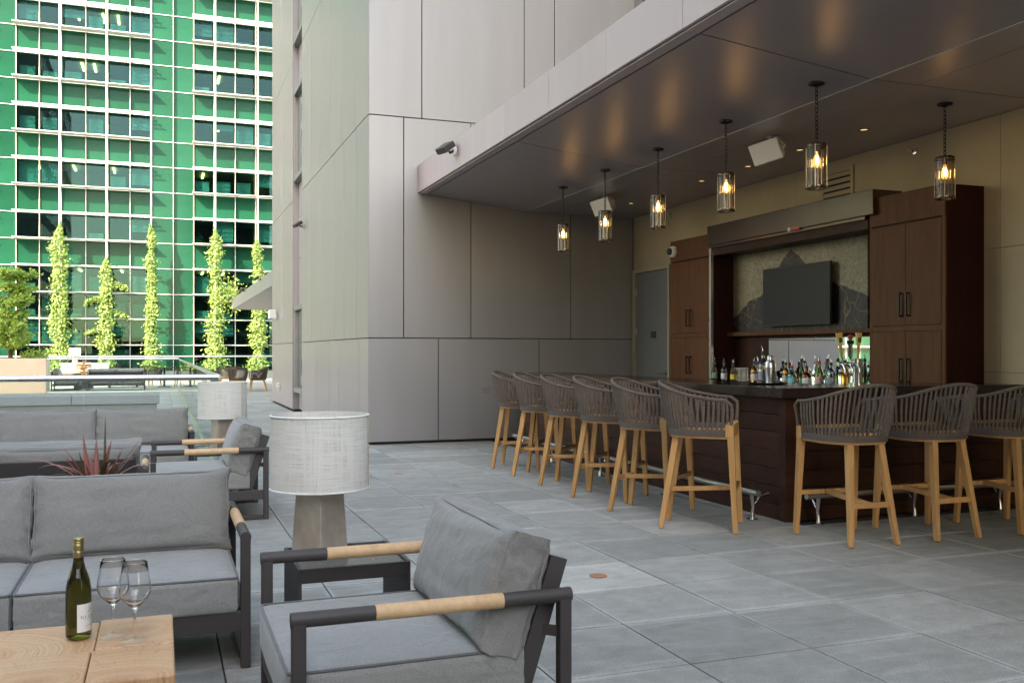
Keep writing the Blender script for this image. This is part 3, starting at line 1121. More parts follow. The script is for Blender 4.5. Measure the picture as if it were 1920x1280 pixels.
ZR = [0.035, 1.49, 4.60, 7.64, 10.7, 14.5, 22]
for z0, z1, ys in ((ZR[0], ZR[1], [13.022, 13.69, 15.37, 16.30, 17.9, 19.66]), (ZR[1], ZR[2], [13.022, 13.89, 14.89, 15.77, 17.29, 18.61, 19.66]),
                   (ZR[2], ZR[3], [13.022, 14.0, 15.1, 16.2, 17.3, 18.61, 19.66]), (ZR[3], ZR[4], [13.022, 15.2, 17.4, 19.66]),
                   (ZR[4], ZR[5], [13.022, 16.3, 19.66]), (ZR[5], ZR[6], [13.022, 19.66])):
    for a, b in zip(ys, ys[1:]):
        panel_x(2.70, a, b, z0, z1, M['panel_side'])
    for a, b in zip([21.17, 23.2, 25.2], [23.2, 25.2]):
        panel_x(2.70, a, b, z0, z1, M['panel_side'])
for z0, z1, xs in ((ZR[0], ZR[1], [2.70, 3.706, 5.258, 6.82]), (ZR[1], ZR[2], [2.70, 3.20, 4.194, 5.768, 6.82]),
                   (ZR[2], ZR[3], [2.70, 3.463, 5.02, 5.507, 7.0, 9.0]), (ZR[3], ZR[4], [2.70, 3.2, 4.8, 6.4, 9.0]),
                   (ZR[4], ZR[5], [2.70, 4.2, 6.4, 9.0]), (ZR[5], ZR[6], [2.70, 9.0])):
    for a, b in zip(xs, xs[1:]):
        panel_y(13.0, a, b, z0, z1, M['panel'])
# window slot in the side wall
for z0, z1 in ((0.035, 0.42), (2.28, 3.34), (3.34, 4.25), (4.25, 5.0), (6.98, 8.0), (10.0, 14.0)):
    panel_x(2.84, 19.66, 21.17, z0, z1, M['panel_side'], 'slot_panel')
MB().box(2.722, 2.86, 21.15, 21.168, 0.035, 22).build('slot_reveal', M['panel'], tw)
MB().box(2.722, 2.86, 19.662, 19.68, 0.035, 22).build('slot_reveal', M['panel'], tw)
for z0, z1 in ((0.42, 2.28), (5.0, 6.98), (8.0, 10.0)):
    w = MB()
    w.box(2.74, 2.84, 19.70, 19.78, z0, z1).box(2.74, 2.84, 21.05, 21.13, z0, z1).box(2.72, 2.84, 19.78, 21.05, z1 - 0.09, z1).box(2.71, 2.84, 19.78, 21.05, z0, z0 + 0.10)
    wo = w.build('window_frame', M['trim'], tw, bevel=0.004)
    MB().box(2.80, 2.82, 19.78, 21.05, z0 + 0.1, z1 - 0.09).build('pane', M['blockglass'], wo)
# upper wall of the hotel above the canopy
MB().box(6.84, 9, -6, 12.98, 3.95, 22).build('upper_wall', M['panel'], tw)
MB().box(6.82, 6.845, 11.4, 12.7, 5.0, 7.6).build('window', M['blockglass'], tw)

# ------------------------------------------------------------------ bar canopy: fascia, soffit, roof
cp = thing('bar_canopy', 'grey metal canopy over the bar with sloped bronze soffit', 'canopy', (0, 0, 0))
fy = [12.995, 11.78, 10.57, 9.40, 8.17, 6.96, 5.752, 4.54, 3.33, 2.12, 0.9, -0.3, -1.5, -2.7, -4]
for b, a in zip(fy, fy[1:]):
    MB().box(3.40, 3.43, a + 0.004, b - 0.004, 3.545, 3.93).build('fascia_panel', M['fascia'], cp, bevel=0.003, bseg=1)
for b, a in zip(fy, fy[1:]):
    MB().box(3.432, 3.53, a + 0.003, b - 0.003, 3.530, 3.542).build('edge_trim', M['fascia'], cp)
sy = [12.99, 9.40, 5.755, 2.11, -1.5, -4]
for b, a in zip(sy, sy[1:]):
    g_ = 0.0075
    m = MB()
    x0, z0, x1, z1 = 3.555, 3.530, 5.04, 3.36
    m.add([(x0, a + g_, z0), (x1, a + g_, z1), (x1, b - g_, z1), (x0, b - g_, z0), (x0, a + g_, z0 + 0.02), (x1, a + g_, z1 + 0.02), (x1, b - g_, z1 + 0.02), (x0, b - g_, z0 + 0.02)],
          [(0, 1, 2, 3)[::-1], (4, 5, 6, 7), (0, 1, 5, 4), (1, 2, 6, 5), (2, 3, 7, 6), (3, 0, 4, 7)])
    for i, q in enumerate(m.f):
        pass
    m.build('soffit_panel', M['soffit'], cp)
    MB().box(5.050, 5.473, a + g_, b - g_, 3.36, 3.38).build('soffit_panel', M['soffit'], cp)
    MB().box(5.481, 6.815, a + g_, b - g_, 3.36, 3.38).build('soffit_panel', M['soffit'], cp)
MB().box(5.0425, 5.0475, -4, 12.98, 3.3555, 3.385).build('seam_lit_edge', M['lightgrey'], cp)  # pale strip painting the lit edge of the soffit seam
MB().box(5.4755, 5.4785, -4, 12.98, 3.3575, 3.385).build('seam_lit_edge', M['trim'], cp)  # thinner, darker strip painting the second seam's lit edge
MB().box(3.435, 6.83, -4, 12.98, 3.56, 3.92).build('roof_slab', M['core'], cp)
MB().box(3.42, 6.83, -4, 12.98, 3.925, 3.945).build('roof_flashing', M['trim'], cp)
# ceiling cavity shadow line
MB().box(3.53, 6.83, -4, 12.97, 3.545, 3.555).build('cavity_lining', M['core'], cp)

# ------------------------------------------------------------------ cream wall behind the bar with its door
rw = thing('rear_wall', 'cream plaster wall at the back of the bar under the canopy', 'wall', (0, 0, 0))
MB().box(6.85, 7.1, -6, 12.99, 0, 3.94).build('core', M['core'], rw)
for y0, y1 in zip([-6, -1.0, 3.2, 6.2, 9.0, 11.86], [-1.0, 3.2, 6.2, 9.0, 11.86, 12.99]):
    for z0, z1 in zip([0, 1.12, 2.2], [1.12, 2.2, 3.36]):
        if y1 > 12:
            if z0 > 1.5 and z1 > 3:
                MB().box(6.82, 6.85, y0 + 0.002, y1 - 0.002, 2.545, 3.358).build('plaster_board', M['cream'], rw)
            continue
        MB().box(6.82, 6.85, y0 + 0.002, y1 - 0.002, z0 + 0.002, z1 - 0.002).build('plaster_board', M['cream'], rw)
MB().box(6.80, 6.852, 12.90, 12.988, 0, 2.545).build('door_jamb', M['rim'], rw)
MB().box(6.80, 6.852, 11.862, 11.92, 0, 2.545).build('door_jamb', M['rim'], rw)
MB().box(6.80, 6.852, 11.92, 12.90, 2.495, 2.545).build('door_head', M['rim'], rw)
dr = MB().box(6.825, 6.865, 11.925, 12.895, 0.01, 2.49).build('door', M['doorpaint'], rw, bevel=0.003)
h = MB()
h.lathe([(0.028, -0.015), (0.028, 0.0)], (6.825, 11.99, 0.985), 16, 'x')
h.tube([(6.81, 11.99, 0.985), (6.765, 11.99, 0.985), (6.762, 12.03, 0.985), (6.765, 12.12, 0.985)], 0.009, 8)
h.build('handle', M['chrome'], dr, smooth=True)
MB().box(6.818, 6.826, 12.29, 12.44, 1.50, 1.60).build('sign', M['darkplastic'], dr)
for z in (0.35, 1.55, 2.15):
    MB().box(6.81, 6.826, 12.885, 12.90, z, z + 0.11).build('hinge', M['steel'], dr)
# unseen wall added to keep light off the front stools, behind the camera's right
ew = thing('end_wall', 'unseen cream wall added at the bar bay end to keep light out', 'wall', (0, 0, 0))
MB().box(4.2, 6.80, -3.2, -3.0, 0, 3.35).build('plaster_board', M['cream'], ew)

# louvre vent, sprinklers
vt_ = thing('louvre_vent', 'cream louvre vent grille on the wall above the shutter housing', 'vent', (6.82, 8.3, 3.06))
f_ = MB()
f_.box(-0.02, 0, -0.26, -0.22, -0.13, 0.20).box(-0.02, 0, 0.22, 0.26, -0.13, 0.20).box(-0.02, 0, -0.22, 0.22, 0.16, 0.20).box(-0.02, 0, -0.22, 0.22, -0.13, -0.10)
f_.build('frame', M['cream'], vt_)
MB().box(-0.004, -0.001, -0.22, 0.22, -0.10, 0.16).build('backing', M['core'], vt_)
for k in range(4):
    z = -0.085 + k * 0.065
    MB().add([(-0.022, -0.22, z), (-0.022, 0.22, z), (-0.006, 0.22, z + 0.045), (-0.006, -0.22, z + 0.045), (-0.018, -0.22, z - 0.002), (-0.018, 0.22, z - 0.002), (-0.003, 0.22, z + 0.043), (-0.003, -0.22, z + 0.043)],
             [(0, 1, 2, 3)[::-1], (4, 5, 6, 7), (0, 1, 5, 4), (2, 3, 7, 6)]).build('slat', M['cream'], vt_)
for y, z, lab in ((7.19, 3.23, 'chrome sidewall sprinkler on the cream wall beside the vent'), (11.85, 3.24, 'chrome sidewall sprinkler on the cream wall above the door')):
    t = thing('sprinkler_head', lab, 'sprinkler', (6.82, y, z), group='sprinklers on the cream wall')
    MB().lathe([(0.035, 0.0), (0.03, -0.012), (0.012, -0.015), (0.012, -0.05), (0.006, -0.055)], (0, 0, 0), 14, 'x').build('body', M['chrome'], t, smooth=True)
    MB().box(-0.085, -0.08, -0.02, 0.02, 0.005, 0.012).bar((-0.05, 0, 0.008), (-0.085, 0, 0.008), 0.008, 0.006).build('deflector', M['chrome'], t)


# ------------------------------------------------------------------ back bar: cabinets, shutter, mural, TV, mirror
def cabinet(label, y0, y1):
    t = thing('tall_cabinet', label, 'cabinet', (6.37, (y0 + y1) / 2, 0), group='tall cabinets on the cream wall')
    hw = (y1 - y0) / 2
    MB().box(0.024, 0.445, -hw, hw, 0, 2.76).build('carcass', M['cabinet_dark'], t)
    MB().box(0.0, 0.022, -hw, hw, 2.485, 2.76).build('header_panel', M['cabinet'], t, bevel=0.002)
    MB().box(0.004, 0.022, -hw, -hw + 0.035, 0, 2.483).build('stile', M['cabinet'], t)
    MB().box(0.004, 0.022, hw - 0.035, hw, 0, 2.483).build('stile', M['cabinet'], t)
    MB().box(0.004, 0.022, -hw + 0.037, hw - 0.037, 1.488, 1.536).build('rail', M['cabinet'], t)
    for zz, (z0, z1) in enumerate(((0.10, 1.484), (1.540, 2.470))):
        for sgn in (-1, 1):
            a, b = (-hw + 0.039, -0.0025) if sgn < 0 else (0.0025, hw - 0.039)
            d = MB().box(0.0, 0.02, a, b, z0, z1).build('door', M['cabinet'], t, bevel=0.002)
            hy = sgn * 0.045
            hz = 1.62 if zz else 1.02
            hd = MB()
            hd.box(-0.040, -0.026, hy - 0.008, hy + 0.008, hz, hz + 0.22).box(-0.028, 0.0, hy - 0.007, hy + 0.007, hz, hz + 0.014).box(-0.028, 0.0, hy - 0.007, hy + 0.007, hz + 0.206, hz + 0.22)
            hd.build('handle', M['black'], d)
    return t


cabinet('tall walnut cabinet beside the grey door, far side of the mural', 10.09, 11.08)
cabinet('tall walnut cabinet nearer the camera with dark mahogany side', 6.37, 7.30)

sh = thing('shutter_housing', 'bronze steel roller shutter housing above the mural between the cabinets', 'shutter', (6.31, 8.68, 2.57))
MB().box(0, 0.36, -1.49, 1.40, 0.03, 0.27).build('housing', M['shutter'], sh, bevel=0.006)
MB().box(0.02, 0.05, -1.36, 1.40, 0.0, 0.026).build('bottom_bar', M['shutter'], sh)
MB().box(0.06, 0.36, -1.36, 1.39, -0.09, 0.03).build('lintel', M['espresso'], sh)
MB().box(-0.006, -0.001, -0.40, -0.26, 0.02, 0.05).build('label_sticker', M['red'], sh)
MB().lathe([(0.0, -0.012), (0.022, -0.01), (0.022, 0.0)], (0, -0.23, 0.035), 12, 'x').build('key_switch', M['lightgrey'], sh)
MB().box(0.03, 0.065, 1.36, 1.405, -1.60, -0.001).build('guide_rail', M['steel'], sh)

mu = MB().box(-0.02, 0.0, -1.25, 1.25, -0.475, 0.475).build('mural', M['mural'], None, loc=(6.715, 8.95, 2.012))
tag(mu, 'printed city map mural with dark mountain behind the screen', 'mural')
mf = thing('mural_shelf', 'dark walnut shelf ledge under the mural', 'shelf', (6.60, 8.70, 1.49))
MB().box(0, 0.2, -1.40, 1.39, 0, 0.045).build('board', M['cabinet'], mf, bevel=0.002)
MB().box(0.10, 0.2, -1.40, 1.39, -0.02, -0.001).build('valance', M['cabinet_dark'], mf)
bp_ = MB().box(6.72, 6.815, 7.302, 10.088, 0.96, 1.455).build('splashback', M['espresso'])
tag(bp_, 'dark espresso splash panel behind the bottle row', 'panel')
tvt = thing('television', 'flat black television mounted over the mountain mural', 'television', (6.60, 8.75, 1.925))
MB().box(0, 0.035, -0.59, 0.59, -0.335, 0.335).build('body', M['darkplastic'], tvt, bevel=0.004)
MB().box(-0.003, -0.0005, -0.582, 0.582, -0.32, 0.327).build('screen', M['tv'], tvt)
MB().box(0.035, 0.095, -0.12, 0.12, -0.15, 0.15).build('wall_mount', M['black'], tvt)
mi = MB().box(6.700, 6.716, 7.40, 9.36, 0.962, 1.45).build('wall_mirror', M['mirror'])
tag(mi, 'mirror strip behind the bottle row reflecting the courtyard', 'mirror')
bc = thing('back_counter', 'dark back bar counter along the cream wall carrying bottles', 'counter', (6.0, 8.7, 0))
MB().box(-0.02, 0.72, -1.398, 1.386, 0.915, 0.955).build('top', M['counter'], bc, bevel=0.003)
for k in range(5):
    MB().box(0.0, 0.02, -1.39 + k * 0.555, -1.39 + k * 0.555 + 0.55, 0.08, 0.90).build('door', M['espresso'], bc, bevel=0.002)
MB().box(0.022, 0.72, -1.398, 1.386, 0, 0.914).build('carcass', M['espresso'], bc)
dc = thing('dome_camera', 'white dome camera on the far cabinet header', 'camera', (6.37, 10.98, 2.62))
MB().lathe([(0.075, 0.0), (0.075, -0.03), (0.062, -0.055), (0.05, -0.06)], (0, 0, 0), 24, 'x').build('housing', M['white'], dc, smooth=True)
MB().lathe([(0.05, -0.055), (0.043, -0.085), (0.025, -0.102), (0.0, -0.108)], (0, 0, 0), 20, 'x').build('dome', M['darkplastic'], dc, smooth=True)

# ------------------------------------------------------------------ bar
bar = thing('bar_counter', 'L shaped dark espresso bar with glossy counter and plank front', 'bar', (0, 0, 0))
MB().box(4.485, 5.02, 6.045, 11.50, 0, 0.948).build('core', M['espresso'], bar)
MB().box(5.022, 6.818, 6.045, 6.58, 0, 0.948).build('core', M['espresso'], bar)
zs = [0.0, 0.115, 0.255, 0.395, 0.535, 0.675, 0.815, 0.945]
for z0, z1 in zip(zs, zs[1:]):
    for a, b in ((6.10, 7.9), (7.9, 9.7), (9.7, 11.5)):
        MB().box(4.462, 4.483, a + 0.001, b - 0.001, z0 + 0.002, z1 - 0.002).build('plank', M['espresso'], bar, bevel=0.003, bseg=1)
    for a, b in ((4.54, 5.7), (5.7, 6.815)):
        MB().box(a + 0.001, b - 0.001, 6.022, 6.043, z0 + 0.002, z1 - 0.002).build('plank', M['espresso'], bar, bevel=0.003, bseg=1)
MB().box(4.458, 4.538, 6.018, 6.098, 0, 0.947).build('corner_post', M['espresso'], bar, bevel=0.002)
m = MB()
m.add([(4.365, 5.935, 0.95), (6.818, 5.935, 0.95), (6.818, 6.62, 0.95), (5.06, 6.62, 0.95), (5.06, 11.56, 0.95), (4.365, 11.56, 0.95),
       (4.365, 5.935, 1.025), (6.818, 5.935, 1.025), (6.818, 6.62, 1.025), (5.06, 6.62, 1.025), (5.06, 11.56, 1.025), (4.365, 11.56, 1.025)],
      [(5, 4, 3, 2, 1, 0), (6, 7, 8, 9, 10, 11), (0, 1, 7, 6), (1, 2, 8, 7), (2, 3, 9, 8), (3, 4, 10, 9), (4, 5, 11, 10), (5, 0, 6, 11)])
m.build('countertop', M['counter'], bar, bevel=0.004)


def bracket(parent, x, y, out):
    """curved steel foot-rail post; out = unit vector away from the bar"""
    b = MB()
    ox, oy = out
    b.tube([(x, y, 0.0), (x, y, 0.04), (x - ox * 0.01, y - oy * 0.01, 0.10), (x, y, 0.17), (x, y, 0.20)], [0.022, 0.015, 0.014, 0.018, 0.022], 10)
    b.tube([(x - ox * 0.008, y - oy * 0.008, 0.11), (x - ox * 0.07, y - oy * 0.07, 0.18), (x - ox * 0.15, y - oy * 0.15, 0.195)], [0.013, 0.011, 0.013], 8)
    b.lathe([(0.045, 0.001), (0.045, 0.010), (0.02, 0.014)], (x, y, 0), 14)
    b.build('bracket', M['chrome'], parent, smooth=True)


r1 = thing('foot_rail', 'steel foot rail along the long side of the bar', 'foot rail', (0, 0, 0), group='foot rails of the bar')
MB().tube([(4.285, 6.12, 0.215), (4.285, 11.45, 0.215)], 0.025, 14).build('tube', M['chrome'], r1, smooth=True)
for y in (6.20, 7.55, 8.9, 10.2, 11.3):
    bracket(r1, 4.285, y, (-1, 0))
r2 = thing('foot_rail', 'steel foot rail along the short front of the bar', 'foot rail', (0, 0, 0), group='foot rails of the bar')
MB().tube([(4.53, 5.865, 0.215), (6.79, 5.865, 0.215)], 0.025, 14).build('tube', M['chrome'], r2, smooth=True)
for x in (4.64, 5.56, 6.45):
    bracket(r2, x, 5.865, (0, -1))


# ------------------------------------------------------------------ stools and tub chairs
def shell_parts(t, seat, back_top, arm_top, hw_rim, hw_low, y_back_rim, y_back_low, y_front, nstr, ropemat, bandmat, woodmat, gap=0.0):
    """rope shell: rim tube, strands, lower band, wooden seat ring, seat pad"""
    def plan(u, hw, yb, yf):
        # u 0..1 goes round from front left to front right
        a = pi * (1.0 - u)          # pi .. 0
        st = 0.16                   # straight share of each arm
        if u < st:
            k = u / st
            return (-hw, yf + (0.02 - yf) * k)
        if u > 1 - st:
            k = (1 - u) / st
            return (hw, yf + (0.02 - yf) * k)
        k = (u - st) / (1 - 2 * st)
        th = pi + pi * k
        e = 0.82
        cx_, sy_ = cos(th), sin(th)
        return (hw * math.copysign(abs(cx_) ** e, cx_), 0.02 - (0.02 - yb) * abs(sy_) ** e)

    def rim(u):
        x, y = plan(u, hw_rim, y_back_rim, y_front)
        k = sstep(0.05, 0.5, 0.5 - abs(u - 0.5))
        z = arm_top + (back_top - arm_top) * k
        return Vector((x, y, z))

    def low(u, z):
        x, y = plan(u, hw_low, y_back_low, y_front - 0.01)
        return Vector((x, y, z))
    n = 46
    pts = []
    f0, f1 = rim(0.0), rim(1.0)
    pts += [Vector((-hw_low - 0.005, y_front + 0.005, seat + 0.01)), Vector((-hw_low - 0.012, y_front + 0.012, seat + 0.5 * (arm_top - seat))), Vector((-hw_rim + 0.004, y_front + 0.008, arm_top - 0.035))]
    pts += [rim(0.03 + 0.94 * i / n) for i in range(n + 1)]
    pts += [Vector((hw_rim - 0.004, y_front + 0.008, arm_top - 0.035)), Vector((hw_low + 0.012, y_front + 0.012, seat + 0.5 * (arm_top - seat))), Vector((hw_low + 0.005, y_front + 0.005, seat + 0.01))]
    MB().tube(pts, 0.0125, 8).build('rim', ropemat, t, smooth=True)
    m = MB()
    for i in range(nstr):
        u = 0.03 + 0.94 * (i + 0.5) / nstr
        a = low(u, seat - 0.035) + Vector((low(u, 0).x, low(u, 0).y, 0)).normalized() * 0.006
        b = rim(min(0.99, max(0.01, u + 0.012)))
        mid = a.lerp(b, 0.5) + Vector((a.x, a.y, 0)).normalized() * 0.006
        m.tube([a, mid, b], 0.0098, 6, caps=False, ell=0.75)
    m.build('rope_back', ropemat, t, smooth=True, kind='stuff')
    # lower band
    nb = 40
    vs, fs = [], []
    for i in range(nb + 1):
        u = i / nb
        for off, z in ((0.0, seat - 0.075), (0.010, seat - 0.075), (0.013, seat - 0.028), (0.0, seat - 0.028)):
            p = low(u, z)
            q = Vector((p.x, p.y, 0)).normalized() * off
            vs.append((p.x + q.x, p.y + q.y, z))
    for i in range(nb):
        for k in range(4):
            k2 = (k + 1) % 4
            fs.append((i * 4 + k, i * 4 + k2, (i + 1) * 4 + k2, (i + 1) * 4 + k))
    fs += [(0, 1, 2, 3)[::-1], tuple(nb * 4 + k for k in range(4))]
    MB().add(vs, fs).build('rope_band', bandmat, t, smooth=True)
    # seat ring in wood, and the woven seat
    vs, fs = [], []
    for i in range(nb + 1):
        u = i / nb
        for off, z in ((-0.035, seat - 0.092), (-0.003, seat - 0.092), (-0.002, seat - 0.012), (-0.035, seat - 0.012)):
            p = low(u, z)
            q = Vector((p.x, p.y, 0)).normalized() * off
            vs.append((p.x + q.x, p.y + q.y, z))
    fs = []
    for i in range(nb):
        for k in range(4):
            k2 = (k + 1) % 4
            fs.append((i * 4 + k, i * 4 + k2, (i + 1) * 4 + k2, (i + 1) * 4 + k))
    fs += [(0, 1, 2, 3)[::-1], tuple(nb * 4 + k for k in range(4))]
    mm = MB().add(vs, fs)
    mm.box(-hw_low - 0.012, hw_low + 0.012, y_front - 0.035, y_front + 0.022, seat - 0.075, seat + 0.012)
    mm.build('seat_frame', woodmat, t, bevel=0.003)
    pts = [low(i / 24, 0) for i in range(25)]
    vs = [(p.x * 0.90, p.y * 0.90, seat - 0.006) for p in pts] + [(p.x * 0.90, p.y * 0.90, seat - 0.03) for p in pts]
    nn = len(pts)
    fs = [tuple(range(nn)), tuple(range(nn, 2 * nn))[::-1]] + [(i, i + nn, (i + 1) % nn + nn, (i + 1) % nn) for i in range(nn)]
    MB().add(vs, fs).build('seat', bandmat, t)


def make_stool():
    t = thing('bar_stool', '', 'bar stool', (0, 0, 0), group='rope back bar stools')
    seat = 0.765
    shell_parts(t, seat, 1.075, 0.955, 0.272, 0.238, -0.305, -0.225, 0.235, 36, M['rope'], M['band'], M['teak'])
    tops = [(-0.222, 0.232, seat - 0.012, -0.243, 0.27), (0.222, 0.232, seat - 0.012, 0.243, 0.27), (-0.120, -0.165, seat - 0.08, -0.183, -0.27), (0.120, -0.165, seat - 0.08, 0.183, -0.27)]
    for x, y, z, fx, fy_ in tops:
        MB().bar((fx, fy_, 0.004), (x, y, z), 0.030, 0.036, 0.046, 0.050, up=(0, 1, 0)).build('leg', M['teak'], t, bevel=0.003)
        MB().lathe([(0.011, 0.0), (0.011, 0.006)], (fx, fy_, 0), 8).build('glide', M['black'], t)

    def at(k, z):
        x, y, zt, fx, fy_ = tops[k]
        f = z / zt
        return Vector((fx + (x - fx) * f, fy_ + (y - fy_) * f, z))
    MB().bar(at(0, 0.30), at(1, 0.30), 0.024, 0.034).build('front_stretcher', M['teak'], t, bevel=0.002)
    MB().bar(at(0, 0.318) + Vector((0.02, 0.002, 0.001)), at(1, 0.318) + Vector((-0.02, 0.002, 0.001)), 0.030, 0.004).build('foot_plate', M['black'], t)
    MB().bar(at(2, 0.27), at(3, 0.27), 0.024, 0.036).build('back_stretcher', M['teak'], t, bevel=0.002)
    a = (at(0, 0.30) + at(1, 0.30)) / 2
    b = (at(2, 0.27) + at(3, 0.27)) / 2
    MB().bar(a + Vector((0, -0.012, 0)), b + Vector((0, 0.012, 0)), 0.040, 0.032).build('centre_stretcher', M['teak'], t, bevel=0.002)
    return t


stool = make_stool()
ordl = ['farthest rope back bar stool at the grey panel wall end of the bar', 'second rope back bar stool from the grey panel wall', 'third rope back bar stool from the grey panel wall',
        'fourth rope back bar stool from the grey panel wall', 'fifth rope back bar stool from the grey panel wall', 'rope back bar stool at the bar corner, last of the long row',
        'rope back bar stool at the short front of the bar nearest its corner', 'middle rope back bar stool along the short front of the bar', 'rope back bar stool cut by the photo edge at the bar front']
spots = [(3.772, 9.89, -37), (3.759, 9.163, -46), (3.756, 8.403, -49), (3.755, 7.633, -49), (3.745, 6.843, -54), (3.77, 6.107, -38), (4.473, 5.33, 86.5), (5.16, 5.307, 89), (5.905, 5.28, 88)]
for k, (x, y, a) in enumerate(spots):
    if k == 0:
        stool.location = (x, y, 0)
        stool.rotation_euler = (0, 0, radians(a - 90))
        stool['label'] = ordl[0]
    else:
        dup(stool, ordl[k], (x, y, 0), radians(a - 90))


# ------------------------------------------------------------------ lounge furniture
def make_lounge(name, label, cat, seats, hw, loc, rz, group, seed=0.0, detail=True):
    """outdoor lounge seat facing local -y; arm centre lines at x = +-hw"""
    t = thing(name, label, cat, loc, rz, group)
    fr = M['frame']
    for s in (-1, 1):
        x = s * hw
        MB().box(x - 0.02, x + 0.02, -0.43, -0.39, 0, 0.538).build('front_leg', fr, t, bevel=0.004)
        MB().box(x - 0.02, x + 0.02, 0.39, 0.43, 0, 0.538).build('rear_leg', fr, t, bevel=0.004)
        ar = MB().tube([(x, -0.4325, 0.538), (x, -0.19, 0.538)], 0.0225, 14).build('arm', fr, t, smooth=True)
        MB().tube([(x, 0.205, 0.538), (x, 0.4325, 0.538)], 0.0225, 14).build('arm', fr, t, smooth=True)
        MB().tube([(x, -0.19, 0.538), (x, 0.205, 0.538)], 0.0235, 16).build('wood_sleeve', M['armwood'], ar, smooth=True)
        MB().box(x - 0.016, x + 0.016, -0.39, 0.39, 0.004, 0.036).build('floor_runner', fr, t, bevel=0.003)
        MB().box(x - 0.018, x + 0.018, -0.39, 0.39, 0.155, 0.228).build('side_rail', fr, t, bevel=0.003)
        xb = s * (hw - 0.055)
        MB().bar((xb, 0.265, 0.17), (xb, 0.415, 0.645), 0.022, 0.058, up=(0, 1, 0)).build('back_post', fr, t, bevel=0.002)
        MB().bar((xb, 0.36, 0.42), (s * (hw - 0.01), 0.405, 0.42), 0.02, 0.03).build('stay', fr, t)
    MB().box(-hw + 0.018, hw - 0.018, -0.43, -0.40, 0.155, 0.236).build('front_rail', fr, t, bevel=0.003)
    MB().box(-hw + 0.018, hw - 0.018, 0.25, 0.285, 0.155, 0.225).build('rear_rail', fr, t, bevel=0.003)
    for k in range(6):
        y = -0.34 + k * 0.11
        MB().box(-hw + 0.02, hw - 0.02, y, y + 0.06, 0.212, 0.224).build('slat', fr, t)
    for z0, z1 in ((0.30, 0.40), (0.47, 0.625)):
        y0, y1 = 0.265 + (z0 - 0.17) * 0.316, 0.265 + (z1 - 0.17) * 0.316
        MB().bar((0, y0 + 0.004, z0), (0, y1 + 0.004, z1), 2 * (hw - 0.066), 0.014, up=(0, 1, 0)).build('back_board', fr, t, bevel=0.002)
    wseat = (2 * hw - 0.05) / seats
    for k in range(seats):
        cx_ = -hw + 0.025 + wseat * (k + 0.5)
        me = rounded_box(wseat - 0.006, 0.735, 0.150, 0.020, (0.004, 0.006, 0.014), 14, 0.004, seed + k * 3.1)
        xform(me, Matrix.Translation((cx_, -0.072, 0.304)))
        sc = link('seat_cushion', me, M['fabric'], t, smooth=True)
        hx, hy = (wseat - 0.006) / 2 - 0.004, 0.735 / 2 - 0.004
        z = 0.3745
        rr = 0.02
        loop = []
        for sx_, sy_ in ((1, 1), (-1, 1), (-1, -1), (1, -1)):
            a0 = atan2(sy_, sx_) - pi / 4
            for q in range(4):
                a = a0 + q * pi / 6
                loop.append((cx_ + sx_ * (hx - rr) + rr * cos(a), -0.072 + sy_ * (hy - rr) + rr * sin(a), z))
        MB().tube(loop, 0.0055, 6, closed=True).build('piping', M['piping'], sc, smooth=True)
        wb_ = wseat - 0.012
        me = rounded_box(wb_, 0.150, 0.355, 0.026, (0.004, 0.050, 0.010), 26, 0.011, seed + 11 + k * 5.3, pinch=0.020)
        R = Matrix.Translation((cx_, 0.258, 0.545)) @ Matrix.Rotation(radians(-17), 4, 'X')
        xform(me, R)
        pc = link('back_cushion', me, M['fabric_back'], t, smooth=True)
        lp = MB()
        for yy in (-0.070, 0.070):
            ring = []
            hx2, hz2 = wb_ / 2 - 0.004, 0.355 / 2 - 0.003
            for sx_, sz_ in ((1, 1), (-1, 1), (-1, -1), (1, -1)):
                a0 = atan2(sz_, sx_) - pi / 4
                for q in range(4):
                    a = a0 + q * pi / 6
                    ring.append(R @ Vector((sx_ * (hx2 - 0.03) + 0.03 * cos(a), yy, sz_ * (hz2 - 0.03) + 0.03 * sin(a))))
            lp.tube(ring, 0.0028, 5, closed=True)
        lp.build('seam', M['fabric_back'], pc, smooth=True)
    return t


LG = 'grey lounge seats with wooden arm sleeves'
make_lounge('lounge_armchair', 'grey cushioned lounge armchair nearest the camera with wooden arm sleeves', 'armchair', 1, 0.43, (0.775, 3.155, 0), radians(-90), LG, 1.0)
make_lounge('lounge_armchair', 'grey lounge armchair beside the far table lamp', 'armchair', 1, 0.43, (0.352, 7.985, 0), radians(-90), LG, 6.0)
make_lounge('lounge_sofa', 'grey two seat lounge sofa behind the wine bottle', 'sofa', 2, 0.86, (-0.535, 4.45, 0), 0, LG, 3.0)
make_lounge('lounge_sofa', 'grey two seat lounge sofa in front of the glass guard rail', 'sofa', 2, 0.86, (-0.59, 9.71, 0), 0, LG, 8.0)
make_lounge('lounge_sofa', 'grey lounge sofa with its back turned behind the spiky plant', 'sofa', 2, 0.86, (-0.965, 6.84, 0), pi, LG, 5.0)
make_lounge('lounge_sofa', 'grey lounge sofa on the far terrace behind the glass guard', 'sofa', 2, 0.88, (-1.42, 34.6, 0), pi, LG, 4.0)
make_lounge('lounge_armchair', 'dark framed lounge armchair on the far terrace by the beige planter', 'armchair', 1, 0.43, (-3.0, 35.0, 0), radians(90), LG, 2.0)


